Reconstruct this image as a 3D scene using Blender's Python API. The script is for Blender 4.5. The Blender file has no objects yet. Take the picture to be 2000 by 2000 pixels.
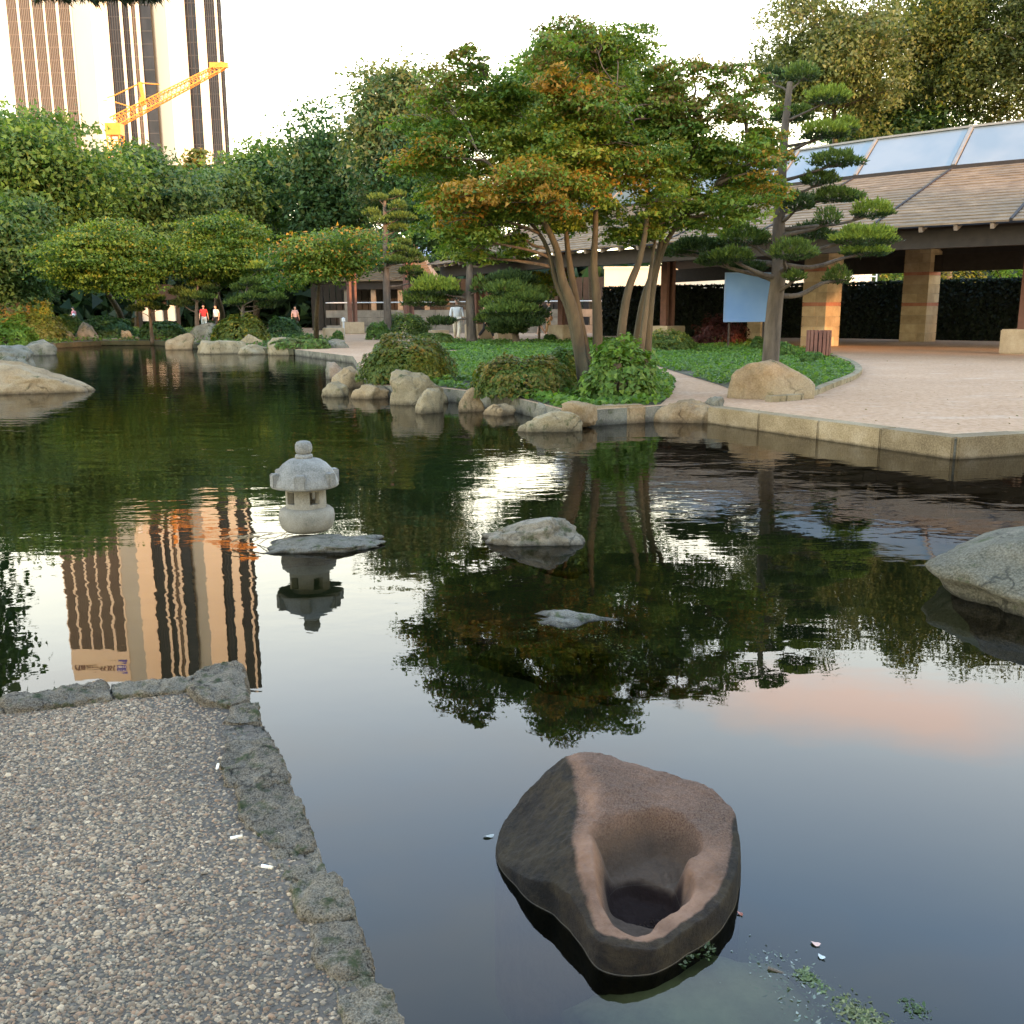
import bpy, bmesh, math, random
import numpy as np
from mathutils import Vector, Matrix, noise
from mathutils.geometry import tessellate_polygon

S = bpy.context.scene
C = S.collection
R = math.radians
PI = math.pi

# ------------------------------------------------------------------ camera
CAM_H = 1.4
PITCH = 11.65
ROLL = -0.005
FPX = 1900.0                      # focal length in pixels of the 2000 px photograph
cam = bpy.data.cameras.new('camera')
cam.sensor_width = 36.0
cam.lens = 36.0 * FPX / 2000.0
cam.clip_start = 0.05
cam.clip_end = 3000
cam_o = bpy.data.objects.new('camera', cam)
C.objects.link(cam_o)
CM = Matrix.Rotation(R(90 - PITCH), 3, 'X') @ Matrix.Rotation(ROLL, 3, 'Z')
cam_o.matrix_world = Matrix.Translation((0, 0, CAM_H)) @ CM.to_4x4()
S.camera = cam_o

# ------------------------------------------------------------------ light
SUN_EL = 11.0
SUN_AZ = 142.0                    # clockwise from +Y: behind the camera, to the right
sun = bpy.data.lights.new('sun', 'SUN')
sun.energy = 4.6
sun.angle = R(2.0)
sun.color = (1.0, 0.50, 0.21)
sun_o = bpy.data.objects.new('sun', sun)
C.objects.link(sun_o)
sdir = Vector((math.sin(R(SUN_AZ)) * math.cos(R(SUN_EL)), math.cos(R(SUN_AZ)) * math.cos(R(SUN_EL)), math.sin(R(SUN_EL))))
sun_o.rotation_euler = sdir.to_track_quat('Z', 'Y').to_euler()

W = bpy.data.worlds.new('World')
S.world = W
W.use_nodes = True
nt = W.node_tree
nt.nodes.clear()
def wn(t, **k):
    n = nt.nodes.new(t)
    for a, b in k.items(): setattr(n, a, b)
    return n
sky = wn('ShaderNodeTexSky', sky_type='NISHITA', sun_disc=False)
sky.sun_elevation = R(SUN_EL)
sky.sun_rotation = R(SUN_AZ)
sky.air_density = 1.0
sky.dust_density = 1.0
sky.ozone_density = 2.0
tc = wn('ShaderNodeTexCoord')
sep = wn('ShaderNodeSeparateXYZ')
nt.links.new(tc.outputs['Generated'], sep.inputs[0])
# flatten the direction onto a cloud layer
den = wn('ShaderNodeMath', operation='ADD'); den.inputs[1].default_value = 0.16
nt.links.new(sep.outputs['Z'], den.inputs[0])
dvn = wn('ShaderNodeVectorMath', operation='DIVIDE')
nt.links.new(tc.outputs['Generated'], dvn.inputs[0])
nt.links.new(den.outputs[0], dvn.inputs[1])
cn = wn('ShaderNodeTexNoise'); cn.inputs['Scale'].default_value = 1.25; cn.inputs['Detail'].default_value = 5; cn.inputs['Roughness'].default_value = 0.5
mapn = wn('ShaderNodeMapping'); mapn.inputs['Location'].default_value = (3.1, 0.4, 0.0); mapn.inputs['Scale'].default_value = (0.8, 1.5, 1.0)
nt.links.new(dvn.outputs[0], mapn.inputs[0]); nt.links.new(mapn.outputs[0], cn.inputs['Vector'])
cr = wn('ShaderNodeValToRGB')
cr.color_ramp.elements[0].position = 0.50; cr.color_ramp.elements[0].color = (0, 0, 0, 1)
cr.color_ramp.elements[1].position = 0.74; cr.color_ramp.elements[1].color = (0.5, 0.5, 0.5, 1)
nt.links.new(cn.outputs['Fac'], cr.inputs[0])
# thin veil of bright haze near the horizon
veil = wn('ShaderNodeValToRGB'); ve = veil.color_ramp.elements
while len(ve) < 5: ve.new(0.5)
for i, (p_, c_) in enumerate([(0.0, (20.0, 17.2, 9.2)), (0.20, (17.2, 16.0, 11.6)), (0.36, (12.6, 13.3, 13.2)), (0.54, (6.4, 9.0, 12.8)), (0.72, (2.0, 3.7, 6.4))]):
    ve[i].position = p_; ve[i].color = (c_[0] / 20, c_[1] / 20, c_[2] / 20, 1)
nt.links.new(sep.outputs['Z'], veil.inputs[0])
vsc = wn('ShaderNodeVectorMath', operation='SCALE'); vsc.inputs['Scale'].default_value = 20.0
nt.links.new(veil.outputs[0], vsc.inputs[0])
mixv = wn('ShaderNodeVectorMath', operation='ADD')
nt.links.new(vsc.outputs[0], mixv.inputs[0])
ssc = wn('ShaderNodeVectorMath', operation='SCALE'); ssc.inputs['Scale'].default_value = 0.35
nt.links.new(sky.outputs[0], ssc.inputs[0]); nt.links.new(ssc.outputs[0], mixv.inputs[1])
# one pinkish cloud bank to the right, above the frame, seen mirrored in the pond
cbm = wn('ShaderNodeMapping'); cbm.vector_type = 'POINT'
cbs = (1 / 0.17, 1 / 0.5, 1 / 0.034); cbc = (0.335, 0.864, 0.372)
cbm.inputs['Scale'].default_value = cbs; cbm.inputs['Location'].default_value = tuple(-a * b for a, b in zip(cbc, cbs))
nt.links.new(tc.outputs['Generated'], cbm.inputs[0])
cbl = wn('ShaderNodeVectorMath', operation='LENGTH'); nt.links.new(cbm.outputs[0], cbl.inputs[0])
cbn = wn('ShaderNodeTexNoise'); cbn.inputs['Scale'].default_value = 9; cbn.inputs['Detail'].default_value = 5
nt.links.new(tc.outputs['Generated'], cbn.inputs['Vector'])
cba = wn('ShaderNodeMath', operation='MULTIPLY_ADD'); cba.inputs[1].default_value = 1.6
nt.links.new(cbn.outputs['Fac'], cba.inputs[0]); nt.links.new(cbl.outputs['Value'], cba.inputs[2])
cbr = wn('ShaderNodeMapRange'); cbr.inputs['From Min'].default_value = 1.1; cbr.inputs['From Max'].default_value = 2.0
cbr.inputs['To Min'].default_value = 0.75; cbr.inputs['To Max'].default_value = 0.0
nt.links.new(cba.outputs[0], cbr.inputs['Value'])
cbx = wn('ShaderNodeMixRGB'); cbx.inputs['Color2'].default_value = (19.0, 13.2, 10.6, 1)
nt.links.new(cbr.outputs[0], cbx.inputs['Fac']); nt.links.new(mixv.outputs[0], cbx.inputs['Color1'])
mixv = cbx
mixc = wn('ShaderNodeMixRGB'); mixc.inputs['Color2'].default_value = (13.0, 12.0, 10.8, 1)
nt.links.new(cr.outputs[0], mixc.inputs['Fac']); nt.links.new(mixv.outputs[0], mixc.inputs['Color1'])
bg = wn('ShaderNodeBackground'); bg.inputs['Strength'].default_value = 0.15
nt.links.new(mixc.outputs[0], bg.inputs['Color'])
wo = wn('ShaderNodeOutputWorld')
nt.links.new(bg.outputs[0], wo.inputs['Surface'])

S.view_settings.view_transform = 'Standard'
S.view_settings.look = 'None'
S.view_settings.gamma = 1
S.view_settings.use_curve_mapping = False
S.view_settings.exposure = 1.1

# ------------------------------------------------------------------ projection from photo pixels to places
def ray(px, py):
    return CM @ Vector((px - 1000.0, 1000.0 - py, -FPX))
def G(px, py, z=0.2):
    """the point at height z seen at photo pixel px, py"""
    d = ray(px, py); t = (z - CAM_H) / d.z
    return Vector((d.x * t, d.y * t, z))
def AT(px, py, Y):
    """the point at distance Y seen at photo pixel px, py"""
    d = ray(px, py); t = Y / d.y
    return Vector((d.x * t, Y, CAM_H + d.z * t))
def MPP(Y):
    return Y / 1900.0

# ------------------------------------------------------------------ object helpers
def tag(o, label=None, cat=None, group=None, kind=None):
    if label: o['label'] = label
    if cat: o['category'] = cat
    if group: o['group'] = group
    if kind: o['kind'] = kind
    return o
def empty(name, loc, label=None, cat=None, group=None, kind=None):
    o = bpy.data.objects.new(name, None); C.objects.link(o)
    o.location = loc; o.empty_display_size = 0.2
    return tag(o, label, cat, group, kind)
def link(name, me, mat=None, parent=None, smooth=False):
    """link a mesh made in world coordinates; under a parent it is kept where it is"""
    o = bpy.data.objects.new(name, me); C.objects.link(o)
    if mat is not None and len(me.materials) == 0: me.materials.append(mat)
    if smooth:
        me.polygons.foreach_set('use_smooth', [True] * len(me.polygons))
    if name in ('branches', 'twigs', 'crown', 'foliage', 'needles'): o['kind'] = 'stuff'
    if parent is not None:
        o.parent = parent
        o.matrix_parent_inverse = Matrix.Translation(-world_loc(parent))
    return o
def world_loc(p):
    return Vector(p.location) if p.type == 'EMPTY' else Vector((0, 0, 0))

class MB:
    def __init__(s): s.v = []; s.f = []; s.m = []
    def add(s, v, f, m=0):
        n = len(s.v); s.v.extend(v); s.f.extend([tuple(i + n for i in q) for q in f]); s.m.extend([m] * len(f))
        return s
    def box(s, c, size, rz=0.0, m=0, taper=1.0, ax=None):
        hx, hy, hz = size[0] / 2, size[1] / 2, size[2] / 2
        vs = []
        for z in (-1, 1):
            k = taper if z > 0 else 1
            for x, y in ((-1, -1), (1, -1), (1, 1), (-1, 1)):
                vs.append(Vector((x * hx * k, y * hy * k, z * hz)))
        if ax is not None: M = ax
        else: M = Matrix.Rotation(rz, 3, 'Z')
        vs = [tuple(M @ v + Vector(c)) for v in vs]
        return s.add(vs, [(3, 2, 1, 0), (4, 5, 6, 7), (0, 1, 5, 4), (1, 2, 6, 5), (2, 3, 7, 6), (3, 0, 4, 7)], m)
    def beam(s, a, b, w, h=None, m=0):
        a = Vector(a); b = Vector(b); h = h or w
        d = b - a; L = d.length
        if L < 1e-6: return s
        z = d.normalized(); up = Vector((0, 0, 1)) if abs(z.z) < 0.95 else Vector((0, 1, 0))
        x = up.cross(z).normalized(); y = z.cross(x)
        M = Matrix((x, y, z)).transposed()
        return s.box((a + b) / 2, (w, h, L), m=m, ax=M)
    def tube(s, pts, rad, seg=8, m=0, cap=True):
        pts = [Vector(p) for p in pts]; n = len(pts)
        if not hasattr(rad, '__len__'): rad = [rad] * n
        vs = []; prev = None
        for i, p in enumerate(pts):
            t = (pts[min(i + 1, n - 1)] - pts[max(i - 1, 0)])
            t = t.normalized() if t.length > 1e-9 else Vector((0, 0, 1))
            if prev is None:
                a = Vector((1, 0, 0)) if abs(t.x) < 0.9 else Vector((0, 1, 0))
                x = (a - t * a.dot(t)).normalized()
            else:
                x = (prev - t * prev.dot(t)).normalized()
            prev = x; y = t.cross(x)
            for k in range(seg):
                an = 2 * PI * k / seg
                vs.append(tuple(p + (x * math.cos(an) + y * math.sin(an)) * rad[i]))
        fs = []
        for i in range(n - 1):
            for k in range(seg):
                a = i * seg + k; b = i * seg + (k + 1) % seg
                fs.append((a, b, b + seg, a + seg))
        if cap:
            fs.append(tuple(range(seg - 1, -1, -1))); fs.append(tuple((n - 1) * seg + k for k in range(seg)))
        return s.add(vs, fs, m)
    def lathe(s, prof, c=(0, 0, 0), seg=32, m=0):
        vs = []; fs = []
        for r, z in prof:
            for k in range(seg):
                a = 2 * PI * k / seg
                vs.append((c[0] + r * math.cos(a), c[1] + r * math.sin(a), c[2] + z))
        for i in range(len(prof) - 1):
            for k in range(seg):
                a = i * seg + k; b = i * seg + (k + 1) % seg
                fs.append((a, b, b + seg, a + seg))
        fs.append(tuple(range(seg - 1, -1, -1))); fs.append(tuple((len(prof) - 1) * seg + k for k in range(seg)))
        return s.add(vs, fs, m)
    def mesh(s, name):
        me = bpy.data.meshes.new(name); me.from_pydata([tuple(v) for v in s.v], [], s.f)
        if any(s.m): me.polygons.foreach_set('material_index', s.m)
        me.update(); return me
    def build(s, name, mat, parent=None, smooth=False):
        me = s.mesh(name)
        for mm in (mat if isinstance(mat, (list, tuple)) else [mat]): me.materials.append(mm)
        return link(name, me, None, parent, smooth)

def curve_pts(pts, n=6):
    """Catmull-Rom through pts"""
    P = [Vector(p) for p in pts]
    P = [P[0] * 2 - P[1]] + P + [P[-1] * 2 - P[-2]]
    out = []
    for i in range(1, len(P) - 2):
        for k in range(n):
            t = k / n
            a, b, c, d = P[i - 1], P[i], P[i + 1], P[i + 2]
            out.append(0.5 * ((2 * b) + (c - a) * t + (2 * a - 5 * b + 4 * c - d) * t * t + (3 * b - a - 3 * c + d) * t ** 3))
    out.append(P[-2]); return out

# ------------------------------------------------------------------ materials
def lerp3(a, b, t): return tuple(a[i] * (1 - t) + b[i] * t for i in range(3))
class NM:
    def __init__(s, name):
        s.mat = bpy.data.materials.new(name); s.mat.use_nodes = True
        s.t = s.mat.node_tree; s.b = s.t.nodes['Principled BSDF']; s.out = s.t.nodes['Material Output']
    def n(s, t, **k):
        x = s.t.nodes.new(t)
        for a, b in k.items(): setattr(x, a, b)
        return x
    def l(s, a, b): s.t.links.new(a, b)
    def coord(s, kind='Object'):
        if kind == 'World':
            return s.n('ShaderNodeNewGeometry').outputs['Position']
        return s.n('ShaderNodeTexCoord').outputs[kind]
    def noise(s, scale, detail=4, rough=0.55, co=None, stretch=None, dist=0.0):
        x = s.n('ShaderNodeTexNoise'); x.inputs['Scale'].default_value = scale; x.inputs['Detail'].default_value = detail
        x.inputs['Roughness'].default_value = rough; x.inputs['Distortion'].default_value = dist
        if co is not None:
            if stretch:
                m = s.n('ShaderNodeMapping'); m.inputs['Scale'].default_value = stretch
                s.l(co, m.inputs[0]); s.l(m.outputs[0], x.inputs['Vector'])
            else: s.l(co, x.inputs['Vector'])
        return x.outputs['Fac']
    def ramp(s, fac, stops):
        r = s.n('ShaderNodeValToRGB'); e = r.color_ramp.elements
        while len(e) < len(stops): e.new(0.5)
        for i, (p, c) in enumerate(stops):
            e[i].position = p; e[i].color = (c[0], c[1], c[2], 1) if hasattr(c, '__len__') else (c, c, c, 1)
        s.l(fac, r.inputs[0]); return r.outputs[0]
    def mix(s, fac, a, b, mode='MIX'):
        m = s.n('ShaderNodeMixRGB', blend_type=mode)
        for k, v in (('Fac', fac), ('Color1', a), ('Color2', b)):
            if isinstance(v, (int, float)): m.inputs[k].default_value = v if k == 'Fac' else (v, v, v, 1)
            elif isinstance(v, tuple): m.inputs[k].default_value = (v[0], v[1], v[2], 1)
            else: s.l(v, m.inputs[k])
        return m.outputs[0]
    def bump(s, h, strength=0.5, dist=0.02, nrm=None):
        b = s.n('ShaderNodeBump'); b.inputs['Strength'].default_value = strength; b.inputs['Distance'].default_value = dist
        s.l(h, b.inputs['Height'])
        if nrm is not None: s.l(nrm, b.inputs['Normal'])
        s.l(b.outputs[0], s.b.inputs['Normal']); return b.outputs[0]
    def color(s, v):
        if isinstance(v, tuple): s.b.inputs['Base Color'].default_value = (v[0], v[1], v[2], 1)
        else: s.l(v, s.b.inputs['Base Color'])
    def rough(s, v): s.b.inputs['Roughness'].default_value = v
    def z(s):
        g = s.n('ShaderNodeSeparateXYZ'); s.l(s.coord('World'), g.inputs[0]); return g.outputs['Z']
    def maprange(s, v, a, b, c, d):
        m = s.n('ShaderNodeMapRange'); s.l(v, m.inputs['Value'])
        for k, x in zip(('From Min', 'From Max', 'To Min', 'To Max'), (a, b, c, d)): m.inputs[k].default_value = x
        return m.outputs[0]

def plain(name, col, rough=0.7, var=0.12, scale=6, bump=0.2, bd=0.01, metal=0.0):
    m = NM(name); co = m.coord()
    f = m.noise(scale, 5, co=co)
    m.color(m.ramp(f, [(0.3, tuple(c * (1 - var) for c in col)), (0.7, tuple(min(1, c * (1 + var)) for c in col))]))
    m.rough(rough); m.b.inputs['Metallic'].default_value = metal
    if bump: m.bump(m.noise(scale * 8, 4, co=co), bump, bd)
    return m.mat

def stone(name, dark, mid, light, scale=2.5, rough=0.85, bump=0.7, bd=0.03, moss=0.0, wet=0.12, speck=0.25, crack=0.8):
    """rock: broad blotches, fine speckle, darker and mossy just above the water line"""
    m = NM(name); co = m.coord('World')
    f = m.noise(scale, 6, 0.6, co)
    c = m.ramp(f, [(0.28, dark), (0.5, mid), (0.72, light)])
    sp = m.noise(scale * 22, 3, 0.7, co)
    c = m.mix(speck, c, m.ramp(sp, [(0.35, tuple(x * 0.45 for x in mid)), (0.65, tuple(min(0.7, x * 1.45) for x in light))]))
    if moss > 0:
        mf = m.ramp(m.noise(scale * 1.7, 5, 0.65, co), [(0.62 - moss * 0.3, 0), (0.72 - moss * 0.2, 1)])
        c = m.mix(mf, c, (0.045, 0.055, 0.02))
    if wet > 0:
        z = m.z()
        zz = m.n('ShaderNodeMath', operation='MULTIPLY_ADD'); m.l(m.noise(scale * 3, 4, 0.6, co), zz.inputs[0]); zz.inputs[1].default_value = -wet * 0.8; m.l(z, zz.inputs[2])
        wf = m.maprange(zz.outputs[0], -wet * 0.4, wet * 0.25, 0.82, 0.0)
        c = m.mix(wf, c, tuple(x * 0.22 for x in mid))
    # hairline cracks and joints where the stone has split
    vo = m.n('ShaderNodeTexVoronoi', feature='DISTANCE_TO_EDGE'); vo.inputs['Scale'].default_value = scale * crack
    wv = m.n('ShaderNodeVectorMath', operation='MULTIPLY_ADD'); wn_ = m.n('ShaderNodeTexNoise'); wn_.inputs['Scale'].default_value = scale * 2.5; wn_.inputs['Detail'].default_value = 4; m.l(co, wn_.inputs['Vector'])
    m.l(wn_.outputs['Color'], wv.inputs[0]); wv.inputs[1].default_value = (0.5 / scale,) * 3; m.l(co, wv.inputs[2]); m.l(wv.outputs[0], vo.inputs['Vector'])
    ck = m.ramp(vo.outputs['Distance'], [(0.0, 1.0), (0.035, 0.0)])
    cm_ = m.n('ShaderNodeMath', operation='MULTIPLY'); m.l(ck, cm_.inputs[0]); m.l(m.ramp(m.noise(scale * 1.1, 3, 0.5, co), [(0.45, 0), (0.6, 0.75)]), cm_.inputs[1])
    if crack > 0.1: c = m.mix(cm_.outputs[0], c, tuple(x * 0.3 for x in dark))
    m.color(c); m.rough(rough); m.b.inputs['Specular IOR Level'].default_value = 0.2
    h1 = m.noise(scale * 4, 8, 0.65, co)
    h2 = m.noise(scale * 30, 4, 0.6, co)
    hm = m.n('ShaderNodeMath', operation='MULTIPLY_ADD'); m.l(h2, hm.inputs[0]); hm.inputs[1].default_value = 0.25; m.l(h1, hm.inputs[2])
    m.bump(hm.outputs[0], bump, bd)
    return m.mat

def leafmat(name, trans=0.45, rough=0.55, spec=0.3):
    m = NM(name)
    a = m.n('ShaderNodeAttribute'); a.attribute_name = 'leaf'
    m.color(a.outputs['Color']); m.rough(rough); m.b.inputs['Specular IOR Level'].default_value = spec
    tr = m.n('ShaderNodeBsdfTranslucent'); m.l(m.mix(1.0, a.outputs['Color'], (1.0, 1.1, 0.55), 'MULTIPLY'), tr.inputs['Color'])
    mx = m.n('ShaderNodeMixShader'); mx.inputs[0].default_value = trans
    m.l(m.b.outputs[0], mx.inputs[1]); m.l(tr.outputs[0], mx.inputs[2]); m.l(mx.outputs[0], m.out.inputs['Surface'])
    return m.mat
M_LEAF = leafmat('leaf')
M_NEEDLE = leafmat('needle', 0.2, 0.6, 0.2)

def barkmat(name, a, b):
    m = NM(name); co = m.coord('World')
    f = m.noise(7, 6, 0.6, co, (1, 1, 0.25))
    m.color(m.ramp(f, [(0.3, a), (0.7, b)])); m.rough(0.9)
    m.bump(m.noise(16, 5, 0.6, co, (1, 1, 0.3)), 0.9, 0.03); return m.mat
M_BARK = barkmat('bark', (0.06, 0.045, 0.03), (0.17, 0.13, 0.09))
M_BARKP = barkmat('pine_bark', (0.045, 0.034, 0.025), (0.14, 0.11, 0.08))
M_BARKL = barkmat('maple_bark', (0.03, 0.025, 0.013), (0.085, 0.07, 0.038))

# ------------------------------------------------------------------ leaves
rng = np.random.default_rng(7)
def leaf_object(name, pos, nrm, size, col, parent=None, mat=None, aspect=0.62, blade=False, kind=None, updir=None, tri=False):
    """one mesh of small folded leaves (quads); colour lives in the point attribute 'leaf'"""
    N = len(pos)
    nrm = nrm / (np.linalg.norm(nrm, axis=1, keepdims=True) + 1e-9)
    r = rng.normal(size=(N, 3)) if updir is None else updir
    t = r - nrm * np.sum(r * nrm, axis=1, keepdims=True)
    t /= (np.linalg.norm(t, axis=1, keepdims=True) + 1e-9)
    b = np.cross(nrm, t)
    s = size.reshape(-1, 1)
    if tri:
        w = rng.uniform(-0.3, 0.3, (N, 1))
        v = np.stack([pos - t * s * 0.5 - b * s * aspect * 0.35, pos + b * s * aspect * 0.75 + t * s * w, pos + t * s * 0.62 - b * s * aspect * 0.25], axis=1); k = 3
    elif blade:   # thin needle: a triangle along the normal
        v = np.stack([pos - t * s * aspect, pos + t * s * aspect, pos + nrm * s], axis=1)
        k = 3
    else:
        v = np.stack([pos - t * s * 0.5, pos + b * s * aspect * 0.5 - nrm * s * 0.1, pos + t * s * 0.5, pos - b * s * aspect * 0.5 - nrm * s * 0.1], axis=1)
        k = 4
    v = v.reshape(-1, 3)
    me = bpy.data.meshes.new(name)
    me.vertices.add(N * k); me.vertices.foreach_set('co', v.astype(np.float32).ravel())
    me.loops.add(N * k); me.loops.foreach_set('vertex_index', np.arange(N * k, dtype=np.int32))
    me.polygons.add(N); me.polygons.foreach_set('loop_start', np.arange(0, N * k, k, dtype=np.int32))
    at = me.attributes.new('leaf', 'FLOAT_COLOR', 'POINT')
    cc = np.ones((N, k, 4), dtype=np.float32); cc[:, :, :3] = col[:, None, :]
    at.data.foreach_set('color', cc.ravel())
    me.update(calc_edges=True); me.validate()
    me.materials.append(mat or M_LEAF)
    o = link(name, me, None, parent)
    if kind: o['kind'] = kind
    return o

PAL = {
    'dark':  np.array([(0.018, 0.040, 0.012), (0.035, 0.075, 0.018), (0.06, 0.105, 0.028)]),
    'deep':  np.array([(0.018, 0.042, 0.02), (0.03, 0.065, 0.028), (0.05, 0.09, 0.035)]),
    'mid':   np.array([(0.03, 0.065, 0.015), (0.06, 0.11, 0.025), (0.10, 0.15, 0.035)]),
    'maple': np.array([(0.025, 0.055, 0.010), (0.055, 0.095, 0.016), (0.11, 0.135, 0.024)]),
    'mgreen': np.array([(0.022, 0.055, 0.010), (0.048, 0.10, 0.016), (0.105, 0.155, 0.026)]),
    'yellow':np.array([(0.08, 0.10, 0.014), (0.15, 0.15, 0.02), (0.24, 0.19, 0.03)]),
    'orange':np.array([(0.17, 0.11, 0.018), (0.27, 0.15, 0.026), (0.36, 0.21, 0.045)]),
    'rust':  np.array([(0.11, 0.09, 0.028), (0.18, 0.125, 0.04), (0.25, 0.165, 0.06)]),
    'olive': np.array([(0.035, 0.055, 0.018), (0.075, 0.10, 0.032), (0.13, 0.14, 0.05)]),
    'grey':  np.array([(0.06, 0.08, 0.04), (0.10, 0.12, 0.055), (0.16, 0.17, 0.085)]),
    'pine':  np.array([(0.03, 0.055, 0.018), (0.055, 0.09, 0.024), (0.095, 0.13, 0.03)]),
    'pined': np.array([(0.018, 0.035, 0.015), (0.03, 0.055, 0.02), (0.05, 0.08, 0.025)]),
    'pinel': np.array([(0.06, 0.095, 0.018), (0.12, 0.165, 0.028), (0.18, 0.22, 0.04)]),
    'azalea':np.array([(0.028, 0.055, 0.013), (0.06, 0.095, 0.018), (0.115, 0.13, 0.028)]),
    'azaleab':np.array([(0.05, 0.06, 0.016), (0.11, 0.105, 0.024), (0.20, 0.13, 0.035)]),
    'fresh': np.array([(0.035, 0.085, 0.014), (0.07, 0.14, 0.02), (0.12, 0.20, 0.03)]),
    'red':   np.array([(0.035, 0.012, 0.014), (0.06, 0.018, 0.02), (0.09, 0.03, 0.03)]),
}
GAIN = {'maple': 1.95, 'mgreen': 1.25, 'yellow': 1.2, 'mid': 1.5, 'fresh': 1.25, 'pinel': 1.25, 'pine': 1.3, 'azalea': 1.25, 'azaleab': 1.25, 'deep': 1.6, 'grey': 1.1, 'olive': 1.15, 'dark': 1.5, 'orange': 1.15}
def pal_colors(name, N, shift=0.0):
    p = PAL[name]; t = np.clip(rng.beta(2, 2, N) + shift, 0, 1) * 2
    i = np.minimum(t.astype(int), 1); f = (t - i).reshape(-1, 1)
    c = p[i] * (1 - f) + p[i + 1] * f
    return c * rng.uniform(0.82, 1.18, (N, 1)) * GAIN.get(name, 1.0) * np.array([1.15, 1.12, 0.9])
def unit(N):
    v = rng.normal(size=(N, 3)); return v / np.linalg.norm(v, axis=1, keepdims=True)

def clump_leaves(c, r, n, size, up=0.5, rnd=0.7, shell=0.45, droop=0.0, ragged=0.22):
    """leaf positions and normals of one ragged clump: leaves gather in small flat sprays"""
    m = max(3, n // 16)
    ds = unit(m); rs = (shell + (1 - shell) * rng.uniform(0, 1, m) ** 0.6) * (1 + rng.normal(0, ragged * 0.5, m))
    sc = ds * rs.reshape(-1, 1)
    which = rng.integers(0, m, n)
    sp = min(0.34, 2.3 * size / max(r[0], 1e-3))
    d = sc[which] + rng.normal(size=(n, 3)) * np.array([sp, sp, sp * 0.45])
    tilt = rng.normal(size=(m, 3)) * 0.45
    p = d * np.array(r)
    if droop: p[:, 2] -= droop * (p[:, 0] ** 2 + p[:, 1] ** 2) / max(r[0], 1e-3)
    nm = ds[which] * 0.6 + tilt[which] + np.array([0, 0, up]) + rng.normal(size=(n, 3)) * rnd * 0.8
    return p + np.array(c), nm, size * rng.uniform(0.65, 1.3, n)

def crown(parent, clumps, leaf, dens=1.0, name='crown', mat=None, up=0.5, rnd=0.7, shell=0.45, droop=0.0, aspect=0.62, tri=False):
    """clumps: list of (centre, (rx,ry,rz), palette, palette2 or None, share2)"""
    P = []; Nn = []; Sz = []; Cc = []
    for cl in clumps:
        c, r, pa, pb, sh = cl
        area = (r[0] * r[1] + r[0] * r[2] + r[1] * r[2]) * 4.2
        n = max(20, int(area / (leaf * leaf * aspect) * 1.25 * dens))
        if n > 9000: n = 9000
        p, nm, sz = clump_leaves(c, r, n, leaf, up, rnd, shell, droop)
        col = pal_colors(pa, n, rng.uniform(-0.32, 0.32))  # wide random tone per clump stands in for weak self-shadow
        if pb:
            col2 = pal_colors(pb, n)
            # autumn colour starts at the outer and upper twigs of a clump
            w = (p[:, 2] - c[2]) / r[2] * 0.5 + rng.normal(0, 0.35, n)
            k = (w > np.quantile(w, min(1, max(0, 1 - sh)))).reshape(-1, 1)
            col = np.where(k, col2, col)
        P.append(p); Nn.append(nm); Sz.append(sz); Cc.append(col)
    return leaf_object(name, np.concatenate(P), np.concatenate(Nn), np.concatenate(Sz), np.concatenate(Cc), parent, mat, aspect, tri=tri)

def random_clumps(c, r, n, size, pa, pb=None, sh=0.0, flat=0.55, lo=0.35, zcut=-0.75):
    out = []; tries = 0; pts = []
    while len(out) < n and tries < n * 60:
        tries += 1
        d = unit(1)[0]; k = lo + (1 - lo) * random.random() ** 0.55
        if d[2] < zcut: continue
        env = 0.93 + 0.42 * noise.noise(Vector(d) * 1.9 + Vector((c[0] * 3.3, c[1] * 1.7, r[0] * 5.1)))
        p = np.array(c) + d * k * env * (np.array(r) - size * 0.5)
        if any(np.linalg.norm((p - q) / np.array([1, 1, flat])) < size * 0.62 for q in pts): continue
        pts.append(p); s = size * random.uniform(0.5, 1.3)
        out.append((tuple(p), (s, s, s * flat * random.uniform(0.8, 1.2)), pa, pb, sh * random.uniform(0.0, 1.8) if pb else 0))
    return out

def limb_to(mb, a, b, r0, r1, sag=0.0, jit=0.1, seg=6):
    a = Vector(a); b = Vector(b); L = (b - a).length
    m1 = a.lerp(b, 0.35) + Vector((random.uniform(-1, 1), random.uniform(-1, 1), random.uniform(-0.3, 0.6))) * L * jit
    m2 = a.lerp(b, 0.7) + Vector((random.uniform(-1, 1), random.uniform(-1, 1), random.uniform(-0.3, 0.6))) * L * jit
    m1.z -= sag * L; m2.z -= sag * L * 0.6
    pts = curve_pts([a, m1, m2, b], 3); n = len(pts)
    mb.tube(pts, [r0 + (r1 - r0) * i / (n - 1) for i in range(n)], seg)
    return pts

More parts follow.
